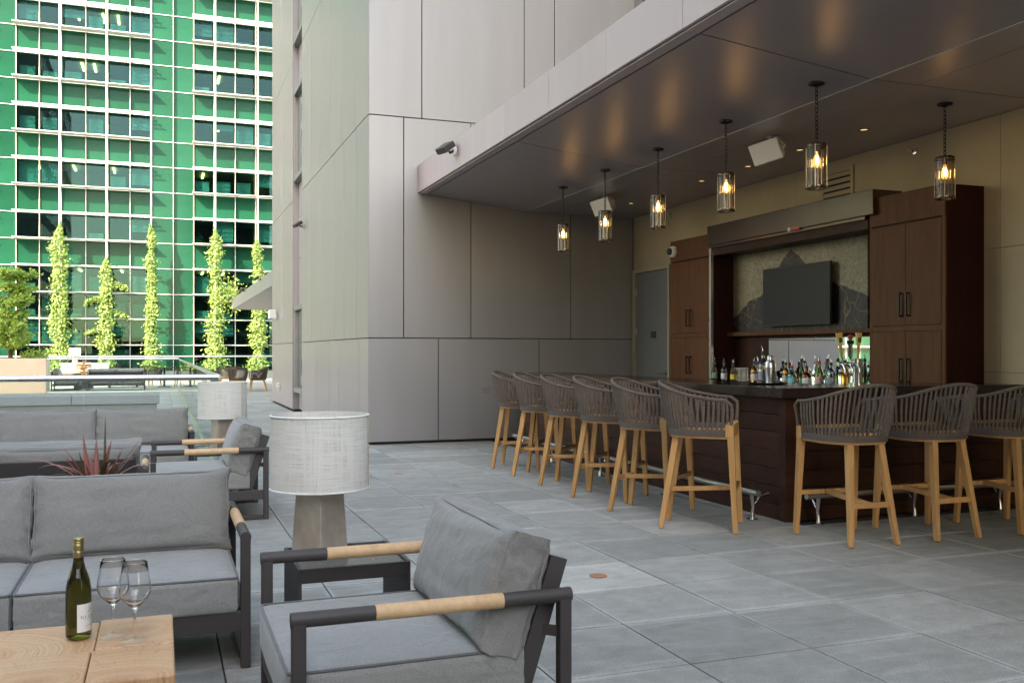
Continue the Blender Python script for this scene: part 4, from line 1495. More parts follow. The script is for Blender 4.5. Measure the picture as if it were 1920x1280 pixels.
def make_side_table(label, loc, rz=0.0):
    t = thing('side_table', label, 'side table', loc, rz, 'charcoal side tables')
    a = 0.225
    fr = M['frame']
    MB().box(-a, -a + 0.014, -a, a, 0, 0.45).build('side_panel', fr, t, bevel=0.002)
    MB().box(a - 0.014, a, -a, a, 0, 0.45).build('side_panel', fr, t, bevel=0.002)
    MB().box(-a + 0.0145, a - 0.0145, -a + 0.001, -a + 0.014, 0.392, 0.449).build('apron', fr, t, bevel=0.002)
    MB().box(-a + 0.0145, a - 0.0145, a - 0.014, a - 0.001, 0.392, 0.449).build('apron', fr, t, bevel=0.002)
    MB().box(-a + 0.017, a - 0.017, -a + 0.017, a - 0.017, 0.41, 0.444).build('top', M['stone'], t)
    return t


make_side_table('charcoal side table beside the near armchair carrying the near lamp', (0.725, 3.968, 0))
make_side_table('charcoal side table between far armchair and sofa carrying the far lamp', (0.50, 8.80, 0))


def make_lamp(label, loc, rz, group='white woven table lamps'):
    t = thing('table_lamp', label, 'table lamp', loc, rz, group)
    b, c = 0.084, 0.069
    z0, z1 = 0.0, 0.30
    vs = []
    for s, z in ((b, z0), (c, z1)):
        vs += [(-s, -s, z), (s, -s, z), (s, s, z), (-s, s, z)]
    MB().add(vs, [(0, 3, 2, 1), (4, 5, 6, 7), (0, 1, 5, 4), (1, 2, 6, 5), (2, 3, 7, 6), (3, 0, 4, 7)]).build('base', M['lampbase'], t, bevel=0.004)
    m = MB()
    R0, zb, zt = 0.205, 0.272, 0.585
    m.lathe([(R0 + 0.002, zb), (R0 + 0.001, zb + 0.10), (R0, zb + 0.2), (R0 - 0.001, zt), (R0 - 0.006, zt), (R0 - 0.005, zb + 0.15), (R0 - 0.004, zb), (R0 + 0.002, zb)], (0, 0, 0), 64, caps=False)
    sd = m.build('shade', M['shade'], t, smooth=True)
    for z in (zb + 0.004, zt - 0.004):
        r = MB()
        r.tube([((R0 + 0.001) * cos(2 * pi * k / 48), (R0 + 0.001) * sin(2 * pi * k / 48), z) for k in range(48)], 0.004, 6, closed=True)
        r.build('hoop', M['paper'], sd, smooth=True)
    a = radians(-62)
    s1 = MB()
    s1.tube([((R0 + 0.003) * cos(a), (R0 + 0.003) * sin(a), zb + 0.003), ((R0 + 0.002) * cos(a), (R0 + 0.002) * sin(a), zt - 0.003)], 0.0028, 6)
    s1.build('seam', M['lampbase'], sd)
    MB().tube([(0, 0, z1), (0, 0, 0.40)], 0.008, 8).lathe([(0.028, 0.40), (0.035, 0.44), (0.03, 0.47), (0.0, 0.485)], (0, 0, 0), 14).build('socket', M['white'], t, smooth=True)
    sp = MB()
    for k in range(3):
        q = 2 * pi * k / 3 + 0.4
        sp.tube([(0, 0, 0.40), (R0 * 0.985 * cos(q), R0 * 0.985 * sin(q), zt - 0.02)], 0.002, 5)
    sp.build('spider', M['steel'], t)
    return t


make_lamp('near table lamp with white woven drum shade and tapered taupe base', (0.63, 4.04, 0.45), radians(38))
make_lamp('far table lamp with woven drum shade before the glass guard', (0.50, 8.62, 0.45), radians(20))

# coffee table of end-grain timber blocks
ct = thing('coffee_table', 'timber block coffee table holding the wine bottle', 'coffee table', (-0.56, 3.10, 0))
random.seed(5)
zt = 0.41
blocks = [(-1.15, -0.19, 3.085, 3.41, 0.405, (-0.52, 3.15)), (-0.188, 0.036, 3.085, 3.41, 0.411, (-0.05, 3.28)), (-0.565, -0.197, 2.78, 3.083, 0.409, (-0.30, 2.86)), (-0.195, 0.036, 2.78, 3.083, 0.407, (-0.08, 2.80)),
          (-1.15, -0.567, 2.78, 3.083, 0.41, (-0.8, 2.95))]
for x0, x1, y0, y1, z, (px, py) in blocks:
    MB().box(x0 - px, x1 - px, y0 - py, y1 - py, -z + 0.03, 0.0).build('timber_block', M['endgrain'], ct, bevel=0.006, loc=(px + 0.56, py - 3.10, z))

# wine bottle and glasses
wb = thing('wine_bottle', 'green white wine bottle with gold screw cap on the coffee table', 'wine bottle', (-0.243, 3.235, 0.411))
prof = [(0.0, 0.004), (0.030, 0.0), (0.0365, 0.004), (0.0375, 0.012), (0.0375, 0.135), (0.0365, 0.155), (0.033, 0.175), (0.027, 0.195), (0.020, 0.215), (0.0155, 0.235), (0.0142, 0.25), (0.014, 0.262), (0.0, 0.262)]
MB().lathe(prof, (0, 0, 0), 40, caps=False).build('body', M['wineglass'], wb, smooth=True)
cap = [(0.0146, 0.248), (0.0150, 0.249), (0.0152, 0.268), (0.0145, 0.269), (0.0152, 0.270), (0.0153, 0.290), (0.0146, 0.291), (0.0153, 0.2925), (0.0153, 0.297), (0.0147, 0.298), (0.0153, 0.2995), (0.0153, 0.305), (0.0140, 0.308), (0.0, 0.308)]
MB().lathe(cap, (0, 0, 0), 28, caps=False).build('screw_cap', M['foil'], wb, smooth=True)
MB().lathe([(0.0152, 0.240), (0.01535, 0.2475)], (0, 0, 0), 28, caps=False).build('neck_band', M['black'], wb, smooth=True)
lm = MB()
R_ = 0.0379
LA, LB = radians(-92), radians(18)
nl = 18
vs = [(R_ * cos(LA + (LB - LA) * i / nl), R_ * sin(LA + (LB - LA) * i / nl), z) for z in (0.022, 0.108) for i in range(nl + 1)]
lm.add(vs, [(i, i + 1, i + nl + 2, i + nl + 1) for i in range(nl)])
lo = lm.build('label', M['paper'], wb, smooth=True)


def wrap_text(body, size, zc, ac, parent, spacing=1.1):
    me = text_mesh(body, size, spacing)
    for v in me.vertices:
        a = ac + v.co.x / R_
        v.co = Vector(((R_ + 0.0004) * cos(a), (R_ + 0.0004) * sin(a), zc + v.co.y))
    me.materials.clear()
    link('lettering', me, M['ink'], parent)


ac = radians(-36)
wrap_text('ELK COVE', 0.0105, 0.068, ac, lo, 1.15)
wrap_text('VINEYARDS', 0.0050, 0.060, ac, lo, 1.5)
wrap_text('PINOT GRIS', 0.0045, 0.040, ac, lo, 1.2)
em = MB()
rr_ = R_ + 0.0004
for k in range(9):      # small animal emblem made of a few strokes
    x0, y0, x1, y1 = [(-4, 0, -3, 5), (3, 0, 2.4, 5), (-3, 5, 3, 6), (2.5, 6, 4.5, 10), (4.5, 10, 7, 10.5), (4.5, 10.5, 3, 15), (3.6, 13, 6, 15.5), (5, 11, 7.5, 14.5), (-3.2, 5.5, -4.2, 7)][k]
    pts = [(x0, y0), (x1, y1)]
    d = Vector((x1 - x0, y1 - y0)).normalized()
    nx, ny = -d.y * 0.6, d.x * 0.6
    q = []
    for (x, y), s in ((pts[0], 1), (pts[0], -1), (pts[1], -1), (pts[1], 1)):
        a = ac + (x + nx * s) * 0.001 / rr_
        q.append((rr_ * cos(a), rr_ * sin(a), 0.078 + (y + ny * s) * 0.001))
    em.add(q, [(0, 1, 2, 3)])
em.build('emblem', M['ink'], lo)

wg_prof = [(0.0, 0.0), (0.040, 0.0), (0.0425, 0.0015), (0.040, 0.003), (0.018, 0.006), (0.006, 0.011), (0.0042, 0.02), (0.0038, 0.06), (0.0042, 0.088), (0.007, 0.099), (0.018, 0.109), (0.034, 0.124), (0.0455, 0.143), (0.0478, 0.158), (0.0455, 0.180), (0.0405, 0.210), (0.0360, 0.240), (0.0356, 0.2412),
           (0.0350, 0.240), (0.0395, 0.210), (0.0445, 0.180), (0.0468, 0.158), (0.0445, 0.144), (0.033, 0.1255), (0.017, 0.111), (0.006, 0.105), (0.0, 0.104)]
for (x, y), lab in (((-0.142, 3.205), 'empty stemmed wine glass right beside the wine bottle'), ((-0.077, 3.135), 'empty stemmed wine glass farther from the bottle, nearer the table edge')):
    t = thing('wine_glass', lab, 'wine glass', (x, y, 0.4105), 0, 'wine glasses on the coffee table')
    MB().lathe(wg_prof[6:], (0, 0, 0), 40, caps=False).build('bowl', M['crystal'], t, smooth=True)
    MB().lathe(wg_prof[1:7], (0, 0, 0), 40, caps=False).build('foot', M['clear'], t, smooth=True)
    MB().tube([(0.0357 * cos(2 * pi * q / 40), 0.0357 * sin(2 * pi * q / 40), 0.2408) for q in range(40)], 0.0009, 6, closed=True).build('rim', M['crystal'], t, smooth=True)

# spiky plant in a dark planter between the sofas
sp = thing('spiky_plant', 'spiky pink and bronze plant in a dark planter between the sofas', 'plant', (-0.33, 5.62, 0))
pb = MB().box(-0.22, 0.22, -0.22, 0.22, 0, 0.545).build('planter', M['plantdark'], sp, bevel=0.006)
MB().box(-0.205, 0.205, -0.205, 0.205, 0.546, 0.556).build('soil', M['soil'], sp)
random.seed(21)


def blade(ang, length, lean, width, mat, droop=0.0, base=(0, 0)):
    n = 9
    p = Vector((base[0] + 0.03 * cos(ang), base[1] + 0.03 * sin(ang), 0.55))
    el = pi / 2 - lean
    vs, fs = [], []
    side = Vector((-sin(ang), cos(ang), 0))
    for i in range(n + 1):
        f = i / n
        w = 1.55 * width * (0.55 + 0.9 * f - 1.45 * f * f) if f < 0.98 else 0.0006
        w = max(w, 0.0006)
        d = Vector((cos(ang) * cos(el), sin(ang) * cos(el), sin(el)))
        up = side.cross(d)
        vs += [p - side * w / 2 + up * w * 0.18, p.copy() - up * w * 0.05, p + side * w / 2 + up * w * 0.18]
        p = p + d * (length / n)
        el -= droop / n * (0.4 + 1.2 * f)
    for i in range(n):
        for k in range(2):
            fs.append((i * 3 + k, i * 3 + k + 1, i * 3 + k + 4, i * 3 + k + 3))
    MB().add(vs, fs).build('leaf', mat, sp, smooth=True)


blade(0.3, 0.40, 0.03, 0.040, M['blade_dark'])
blade(2.6, 0.31, 0.18, 0.040, M['blade_pink'])
blade(2.9, 0.22, 0.30, 0.040, M['blade_dark'])
blade(0.1, 0.36, 0.62, 0.020, M['blade_dark'])
blade(0.2, 0.30, 0.70, 0.016, M['blade_red'])
blade(5.9, 0.25, 0.45, 0.02, M['blade_pink'])
blade(3.3, 0.25, 0.62, 0.02, M['blade_red'])
blade(3.2, 0.50, 0.75, 0.022, M['blade_pink'], 1.5)
blade(2.9, 0.34, 0.60, 0.022, M['blade_pink'], 1.9)
blade(6.1, 0.36, 0.75, 0.022, M['blade_pink'], 1.4)
for k in range(22):
    a = random.uniform(0, 2 * pi)
    blade(a, random.uniform(0.16, 0.30), random.uniform(0.15, 0.75), random.uniform(0.018, 0.034), M[random.choice(['blade_dark', 'blade_pink', 'blade_red', 'blade_red'])], random.choice([0, 0.4, 1.2, 1.7]))

# copper caps in the paving
for x, y, lab in ((2.374, 4.96, 'round copper cap in the pale paver beside the near armchair'), (2.366, 9.84, 'small copper cap in the paving before the grey tower')):
    MBo = MB().lathe([(0.052, 0.0005), (0.052, 0.003), (0.048, 0.0045), (0.0, 0.0045)], (0, 0, 0), 28, caps=False).build('floor_cap', M['copper'], None, loc=(x, y, 0.001))
    tag(MBo, lab, 'floor cap', 'copper caps in the paving')


# ------------------------------------------------------------------ pendants, downlights, speakers, floods
def soffit_z(x):
    return 3.530 + (3.36 - 3.530) * (x - 3.555) / (5.04 - 3.555) if x < 5.04 else 3.36


def make_pendant(label, x, y):
    zc = soffit_z(x)
    t = thing('pendant_lamp', label, 'pendant lamp', (x, y, zc), 0, 'smoked glass pendant lamps over the bar')
    top = 2.915 - zc
    bot = top - 0.35
    MB().lathe([(0.058, 0.012), (0.062, -0.002), (0.060, -0.014), (0.030, -0.022), (0.010, -0.030), (0.0, -0.031)], (0, 0, 0), 24, caps=False).build('canopy', M['black'], t, smooth=True)
    ch = MB()
    z = -0.028
    k = 0
    while z - 0.030 > top + 0.012:
        pts = []
        for q in range(10):
            a = 2 * pi * q / 10
            u, v = 0.0105 * cos(a), 0.022 * sin(a)
            pts.append((u if k % 2 else 0, 0 if k % 2 else u, z - 0.019 + v))
        ch.tube(pts, 0.0035, 5, closed=True)
        z -= 0.033
        k += 1
    ch.tube([(0, 0, z + 0.004), (0, 0, top - 0.002)], 0.003, 6)
    ch.build('chain', M['black'], t, smooth=True)
    fr = MB()
    fr.lathe([(0.0, top + 0.010), (0.022, top + 0.008), (0.074, top + 0.002), (0.079, top - 0.004), (0.079, top - 0.022), (0.073, top - 0.022), (0.070, top - 0.006), (0.0, top - 0.002)], (0, 0, 0), 28, caps=False)
    fr.lathe([(0.073, bot + 0.022), (0.079, bot + 0.022), (0.080, bot + 0.004), (0.076, bot), (0.066, bot), (0.068, bot + 0.008), (0.073, bot + 0.022)], (0, 0, 0), 28, caps=False)
    for q in range(4):
        a = pi / 4 + q * pi / 2
        fr.tube([(0.077 * cos(a), 0.077 * sin(a), bot + 0.01), (0.077 * cos(a), 0.077 * sin(a), top - 0.01)], 0.004, 6)
        fr.tube([(0.077 * cos(a), 0.077 * sin(a), bot + 0.003), (0.084 * cos(a), 0.084 * sin(a), bot + 0.003)], 0.007, 8)
    fr.build('cage', M['bronze'], t, smooth=True)
    gl = MB()
    n = 72
    vs, fs = [], []
    for z in (bot + 0.010, top - 0.010):
        for q in range(n):
            a = 2 * pi * q / n
            r = 0.0680 + 0.0030 * cos(a * 16)
            vs.append((r * cos(a), r * sin(a), z))
    for q in range(n):
        fs.append((q, (q + 1) % n, n + (q + 1) % n, n + q))
    gl.add(vs, fs)
    gl.build('glass', M['smoke'], t, smooth=True)
    MB().lathe([(0.0, top - 0.004), (0.018, top - 0.006), (0.020, top - 0.062), (0.014, top - 0.066), (0.0, top - 0.066)], (0, 0, 0), 16, caps=False).build('socket', M['bronze'], t, smooth=True)
    zb = top - 0.068
    MB().lathe([(0.010, zb), (0.014, zb - 0.016), (0.026, zb - 0.046), (0.030, zb - 0.072), (0.026, zb - 0.096), (0.014, zb - 0.110), (0.0, zb - 0.114)], (0, 0, 0), 16, caps=False).build('bulb', M['bulb'], t, smooth=True)
    MB().lathe([(0.0, zb - 0.020), (0.011, zb - 0.026), (0.012, zb - 0.085), (0.0, zb - 0.092)], (0, 0, 0), 12, caps=False).build('filament', M['filament'], t, smooth=True)
    return t


pl = ['smoked glass pendant lamp farthest over the bar by the grey wall', 'second smoked glass pendant lamp from the grey wall', 'third smoked glass pendant lamp from the grey wall', 'fourth smoked glass pendant lamp from the grey wall, before the big speaker',
      'fifth smoked glass pendant lamp, over the bar corner', 'smoked glass pendant lamp in front of the near walnut cabinet']
for lab, (x, y) in zip(pl, ((4.785, 11.02), (4.785, 9.81), (4.80, 8.60), (4.80, 7.35), (4.785, 6.07), (6.11, 6.11))):
    make_pendant(lab, x, y)
dn = ['farthest recessed downlight in the soffit near the grey wall', 'second recessed soffit downlight from the grey wall', 'third recessed soffit downlight from the grey wall', 'fourth recessed soffit downlight from the grey wall',
      'fifth recessed soffit downlight from the grey wall', 'recessed soffit downlight nearest the camera, by the sprinkler']
for lab, y in zip(dn, (11.72, 10.86, 9.89, 8.93, 8.02, 7.08)):
    t = thing('recessed_downlight', lab, 'downlight', (6.115, y, 3.36), 0, 'recessed downlights over the back bar')
    MB().lathe([(0.052, 0.0), (0.055, -0.004), (0.042, -0.007), (0.034, -0.002), (0.034, 0.0)], (0, 0, 0), 24, caps=False).build('trim_ring', M['bronze'], t, smooth=True)
    MB().lathe([(0.033, -0.0015), (0.0, -0.0015)], (0, 0, 0), 20, caps=False).build('lens', M['socketlight'], t)


def make_speaker(label, x, y):
    t = thing('ceiling_speaker', label, 'speaker', (x, y, 3.36), radians(-66), 'white wedge speakers under the soffit')
    R = Matrix.Translation((0, 0, -0.13)) @ Matrix.Rotation(radians(24), 4, 'X') @ Matrix.Rotation(radians(-8), 4, 'Y')
    m = MB()
    a, b, d0, hh = 0.165, 0.085, 0.19, 0.105
    vs = [(-a, -0.08, -hh), (a, -0.08, -hh), (a, -0.08, hh), (-a, -0.08, hh), (-b, d0 - 0.08, -hh * 0.8), (b, d0 - 0.08, -hh * 0.8), (b, d0 - 0.08, hh * 0.8), (-b, d0 - 0.08, hh * 0.8)]
    m.add([R @ Vector(v) for v in vs], [(0, 1, 2, 3), (4, 7, 6, 5), (0, 4, 5, 1), (1, 5, 6, 2), (2, 6, 7, 3), (3, 7, 4, 0)])
    m.build('cabinet', M['white'], t, bevel=0.012, bseg=3)
    m = MB()
    vs = [(-a * 0.93, -0.0835, -hh * 0.9), (a * 0.93, -0.0835, -hh * 0.9), (a * 0.93, -0.0835, hh * 0.9), (-a * 0.93, -0.0835, hh * 0.9), (-a * 0.93, -0.079, -hh * 0.9), (a * 0.93, -0.079, -hh * 0.9), (a * 0.93, -0.079, hh * 0.9), (-a * 0.93, -0.079, hh * 0.9)]
    m.add([R @ Vector(v) for v in vs], [(0, 1, 2, 3), (4, 7, 6, 5), (0, 4, 5, 1), (1, 5, 6, 2), (2, 6, 7, 3), (3, 7, 4, 0)])
    m.build('grille', M['white'], t, bevel=0.003)
    MB().tube([(0, 0.02, 0.0), (0, 0.02, -0.05), (0.10, 0.03, -0.06), (0.145, 0.03, -0.10), (0.12, 0.03, -0.15)], 0.011, 8).lathe([(0.04, 0.0), (0.04, -0.012)], (0, 0.02, 0), 16).build('bracket', M['white'], t, smooth=True)
    return t


make_speaker('white wedge speaker under the soffit between the fourth and fifth pendants', 5.46, 7.62)
make_speaker('small looking white wedge speaker behind the second pendant', 5.48, 11.25)


def flood(label, loc, rz, k=1.0, base=M['white']):
    t = thing('flood_light', label, 'flood light', loc, rz, 'dark flood lights on the metal facades')
    MB().lathe([(0.055 * k, 0.0), (0.055 * k, -0.02 * k), (0.03 * k, -0.035 * k), (0.0, -0.036 * k)], (0, 0, 0), 20, 'x').build('mount', base, t, smooth=True)
    MB().tube([(-0.03 * k, 0, 0), (-0.08 * k, 0, -0.03 * k), (-0.10 * k, 0, 0.0)], 0.016 * k, 8).build('knuckle', M['black'], t, smooth=True)
    R = Matrix.Translation((-0.14 * k, 0, 0.02 * k)) @ Matrix.Rotation(radians(-35), 4, 'Y')
    m = MB()
    m.box(-0.10 * k, 0.085 * k, -0.09 * k, 0.09 * k, -0.03 * k, 0.045 * k, R)
    hb = m.build('head', M['frame'], t, bevel=0.008 * k)
    MB().box(-0.085 * k, 0.0, -0.07 * k, 0.07 * k, -0.036 * k, -0.029 * k, R).build('lens', M['lightgrey'], hb)
    return t


flood('dark flood light on the canopy fascia by the grey wall', (3.40, 11.17, 3.77), radians(20))
flood('dark flood light high on the tower side wall by the window slot', (2.70, 19.35, 3.84), radians(15), 0.9, M['lightgrey'])
ws = thing('wall_speaker', 'small white speaker box on the far end of the tower side', 'speaker', (2.70, 24.0, 2.22))
MB().box(-0.22, -0.04, -0.13, 0.13, -0.11, 0.11).build('cabinet', M['white'], ws, bevel=0.02)
MB().box(-0.04, 0, -0.04, 0.04, -0.04, 0.04).build('bracket', M['lightgrey'], ws)
so = thing('outlet_box', 'small grey outlet box low on the tower side', 'outlet', (2.70, 23.45, 0.45))
MB().box(-0.06, 0, -0.07, 0.07, -0.09, 0.09).build('cover', M['lightgrey'], so, bevel=0.01)
MB().box(-0.09, -0.055, -0.06, 0.06, -0.02, 0.085).build('lid', M['lightgrey'], so, bevel=0.008)
so2 = MB().box(-0.06, 0.06, -0.006, 0.0, -0.045, 0.045).build('outlet_plate', M['trim'], None, loc=(4.43, 13.0, 0.74), bevel=0.003)
tag(so2, 'small grey outlet plate on the panel wall behind the farthest stool', 'outlet')


# ------------------------------------------------------------------ bottles and bar ware
def bmat(name, col):
    return solid_glass('bottle_' + name, col, 0.0, 1.42)


def lmat(name, col):
    return pm('label_' + name, col, 0.6, var=0.04)


CLR, AMB, BRN, GRN, TEAL, REDL, DKG, BLUE = (0.93, 0.96, 0.96), (0.75, 0.33, 0.06), (0.42, 0.11, 0.04), (0.30, 0.48, 0.06), (0.30, 0.78, 0.80), (0.35, 0.03, 0.02), (0.03, 0.07, 0.03), (0.55, 0.68, 0.80)
WH, YL, PK, GY, BK = (0.74, 0.73, 0.70), (0.80, 0.55, 0.06), (0.72, 0.45, 0.42), (0.30, 0.32, 0.36), (0.03, 0.03, 0.03)


def make_bottle(label, x, y, z, h, r, gcol, gname, lcol, lname, cap, shape='round', spout=True):
    t = thing('liquor_bottle', label, 'bottle', (x, y, z), random.uniform(0, 6), 'liquor bottles on the back counter')
    if shape == 'round':
        p = [(0.0, 0.003), (r * 0.9, 0.0), (r, 0.006), (r, h * 0.58), (r * 0.9, h * 0.66), (r * 0.5, h * 0.74), (0.014, h * 0.80), (0.013, h), (0.0, h)]
    elif shape == 'squat':
        p = [(0.0, 0.003), (r * 0.85, 0.0), (r * 1.05, 0.02), (r * 1.05, h * 0.52), (r * 0.8, h * 0.64), (0.016, h * 0.70), (0.015, h), (0.0, h)]
    else:
        p = [(0.0, 0.003), (r * 0.9, 0.0), (r, 0.006), (r, h * 0.48), (r * 0.72, h * 0.64), (0.015, h * 0.82), (0.013, h), (0.0, h)]
    MB().lathe(p, (0, 0, 0), 20, caps=False).build('body', bmat(gname, gcol), t, smooth=True)
    if lcol:
        MB().lathe([(r * (1.052 if shape == 'squat' else 1.004) + 0.0006, h * 0.10), (r * (1.052 if shape == 'squat' else 1.004) + 0.0006, h * 0.40)], (0, 0, 0), 20, caps=False).build('label_band', lmat(lname, lcol), t, smooth=True)
    cm = lmat('cap_' + cap, {'black': (0.02, 0.02, 0.02), 'red': (0.5, 0.03, 0.03), 'blue': (0.04, 0.04, 0.25), 'steel': (0.4, 0.4, 0.4)}[cap])
    MB().lathe([(0.016, h * 0.90), (0.017, h + 0.004), (0.012, h + 0.010), (0.0, h + 0.010)], (0, 0, 0), 12, caps=False).build('collar', cm, t, smooth=True)
    if spout:
        MB().tube([(0, 0, h + 0.008), (0, 0.004, h + 0.030), (0, 0.016, h + 0.055)], [0.007, 0.0045, 0.003], 8).build('pour_spout', M['chrome'], t, smooth=True)
    return t


random.seed(9)
BL = [  # label, px-derived y, x, height, radius, glass, label, cap, shape
    ('dark green liquor bottle at the far end of the row by the shutter guide', 9.86, 6.28, .24, .034, DKG, 'dkg', (0.2, 0.3, 0.2), 'green', 'black', 'round'),
    ('clear liquor bottle with white label, second of the row', 9.66, 6.28, .22, .036, CLR, 'clr', WH, 'white', 'black', 'round'),
    ('clear liquor bottle with grey label beside the yellow labelled one', 9.50, 6.30, .20, .034, CLR, 'clr', GY, 'grey', 'black', 'round'),
    ('red liquor bottle with bright yellow label', 9.40, 6.24, .21, .038, REDL, 'redl', YL, 'yellow', 'black', 'round'),
    ('clear liquor bottle with dark blue collar', 9.12, 6.38, .23, .036, CLR, 'clr', None, 'none', 'blue', 'round'),
    ('amber whisky bottle with white label left of the martini glass', 9.02, 6.26, .23, .040, AMB, 'amb', WH, 'white', 'black', 'round'),
    ('clear liquor bottle just behind the martini glass', 8.78, 6.34, .22, .035, CLR, 'clr', GY, 'grey', 'steel', 'round'),
    ('amber liquor bottle with pale label right of the cocktail shaker', 8.50, 6.30, .22, .036, AMB, 'amb', WH, 'white', 'black', 'round'),
    ('slim dark green bottle behind the teal bottle', 8.44, 6.46, .26, .032, DKG, 'dkg', None, 'none', 'black', 'long'),
    ('teal blue gin bottle with red collar', 8.26, 6.20, .19, .043, TEAL, 'teal', (0.25, 0.62, 0.64), 'teal', 'red', 'squat'),
    ('tall clear liquor bottle behind the whisky, before the mirror', 8.20, 6.45, .26, .040, CLR, 'clr', None, 'none', 'steel', 'long'),
    ('round red brown whiskey bottle with white label', 8.02, 6.20, .19, .046, BRN, 'brn', WH, 'white', 'black', 'squat'),
    ('dark capped bottle behind the whiskey bottles', 8.02, 6.46, .26, .030, DKG, 'dkg', None, 'none', 'black', 'long'),
    ('bright green bottle with pink label and red collar', 7.82, 6.20, .24, .042, GRN, 'grn', PK, 'pink', 'red', 'long'),
    ('tall clear liquor bottle right of the green bottle', 7.72, 6.40, .25, .040, CLR, 'clr', None, 'none', 'black', 'round'),
    ('pale blue glass bottle with grey label near the beer taps', 7.62, 6.18, .23, .044, BLUE, 'blue', GY, 'grey', 'black', 'round'),
    ('amber bottle beside the beer taps', 7.56, 6.30, .25, .036, AMB, 'amb', None, 'none', 'black', 'round'),
]
for lab, y, x, h, r, gc, gn, lc, ln, cap, shp in BL:
    make_bottle(lab, x, y, 0.956, h, r, gc, gn, lc, ln, cap, shp)
for k, (x, y) in enumerate(((6.22, 9.29), (6.22, 9.20), (6.30, 9.25), (6.16, 7.47), (6.25, 7.42), (6.34, 7.46))):
    t = thing('tumbler', 'clear tumbler in the group left of the amber whisky bottle' if k < 3 else 'clear tumbler in the group near the beer taps', 'tumbler', (x, y, 0.956), 0, 'tumblers left of the whisky' if k < 3 else 'tumblers near the taps')
    for q in range(2 if k < 3 else 1):
        z = q * 0.075
        MB().lathe([(0.0, z), (0.034, z), (0.040, z + 0.085), (0.038, z + 0.085), (0.032, z + 0.008), (0.0, z + 0.008)], (0, 0, 0), 20, caps=False).build('glass', M['clear'], t, smooth=True)

# on the bar itself: tray, shaker, martini glass, big bottle; beer tap column with handles
tr = thing('steel_tray', 'round steel tray on the bar corner under the shaker', 'tray', (4.98, 6.93, 1.026))
tr.location = (4.82, 6.75, 1.026)
MB().lathe([(0.0, 0.0), (0.15, 0.0), (0.165, 0.012), (0.17, 0.012), (0.155, -0.0), (0.15, -0.0005)], (0, 0, 0.001), 40, caps=False).build('dish', M['chrome'], tr, smooth=True)
shk = thing('cocktail_shaker', 'steel cocktail shaker on the tray at the bar corner', 'shaker', (4.85, 6.76, 1.029))
MB().lathe([(0.0, 0.0), (0.034, 0.0), (0.036, 0.004), (0.045, 0.135), (0.046, 0.15), (0.043, 0.156)], (0, 0, 0), 32, caps=False).build('cup', M['steel'], shk, smooth=True)
MB().lathe([(0.0445, 0.156), (0.043, 0.175), (0.030, 0.195), (0.024, 0.20)], (0, 0, 0), 32, caps=False).build('strainer', M['steel'], shk, smooth=True)
MB().lathe([(0.0245, 0.20), (0.0235, 0.232), (0.018, 0.238), (0.0, 0.239)], (0, 0, 0), 24, caps=False).build('cap', M['steel'], shk, smooth=True)
mg = thing('martini_glass', 'empty martini glass on the tray beside the shaker', 'glass', (4.74, 6.80, 1.029))
MB().lathe([(0.0, 0.0), (0.036, 0.0), (0.034, 0.003), (0.005, 0.008), (0.0035, 0.02), (0.0035, 0.085), (0.007, 0.092), (0.055, 0.155), (0.0535, 0.1555), (0.006, 0.097), (0.0, 0.096)], (0, 0, 0), 32, caps=False).build('glass', M['clear'], mg, smooth=True)
make_bottle('tall clear vodka bottle standing behind the cocktail shaker', 4.90, 6.93, 1.026, 0.27, 0.040, CLR, 'clr', GY, 'grey', 'black', 'round')

tp = thing('beer_tap_tower', 'steel beer tap column with three branded tap handles', 'beer tap', (5.36, 6.40, 1.026))
MB().lathe([(0.055, 0.0), (0.055, 0.012), (0.042, 0.016), (0.042, 0.20), (0.044, 0.215), (0.0, 0.218)], (0.10, 0, 0), 28, caps=False).build('column', M['chrome'], tp, smooth=True)
tb = MB()
tb.tube([(0.07, 0, 0.17), (-0.10, 0, 0.17)], 0.018, 12)
tb.build('manifold', M['chrome'], tp, smooth=True)


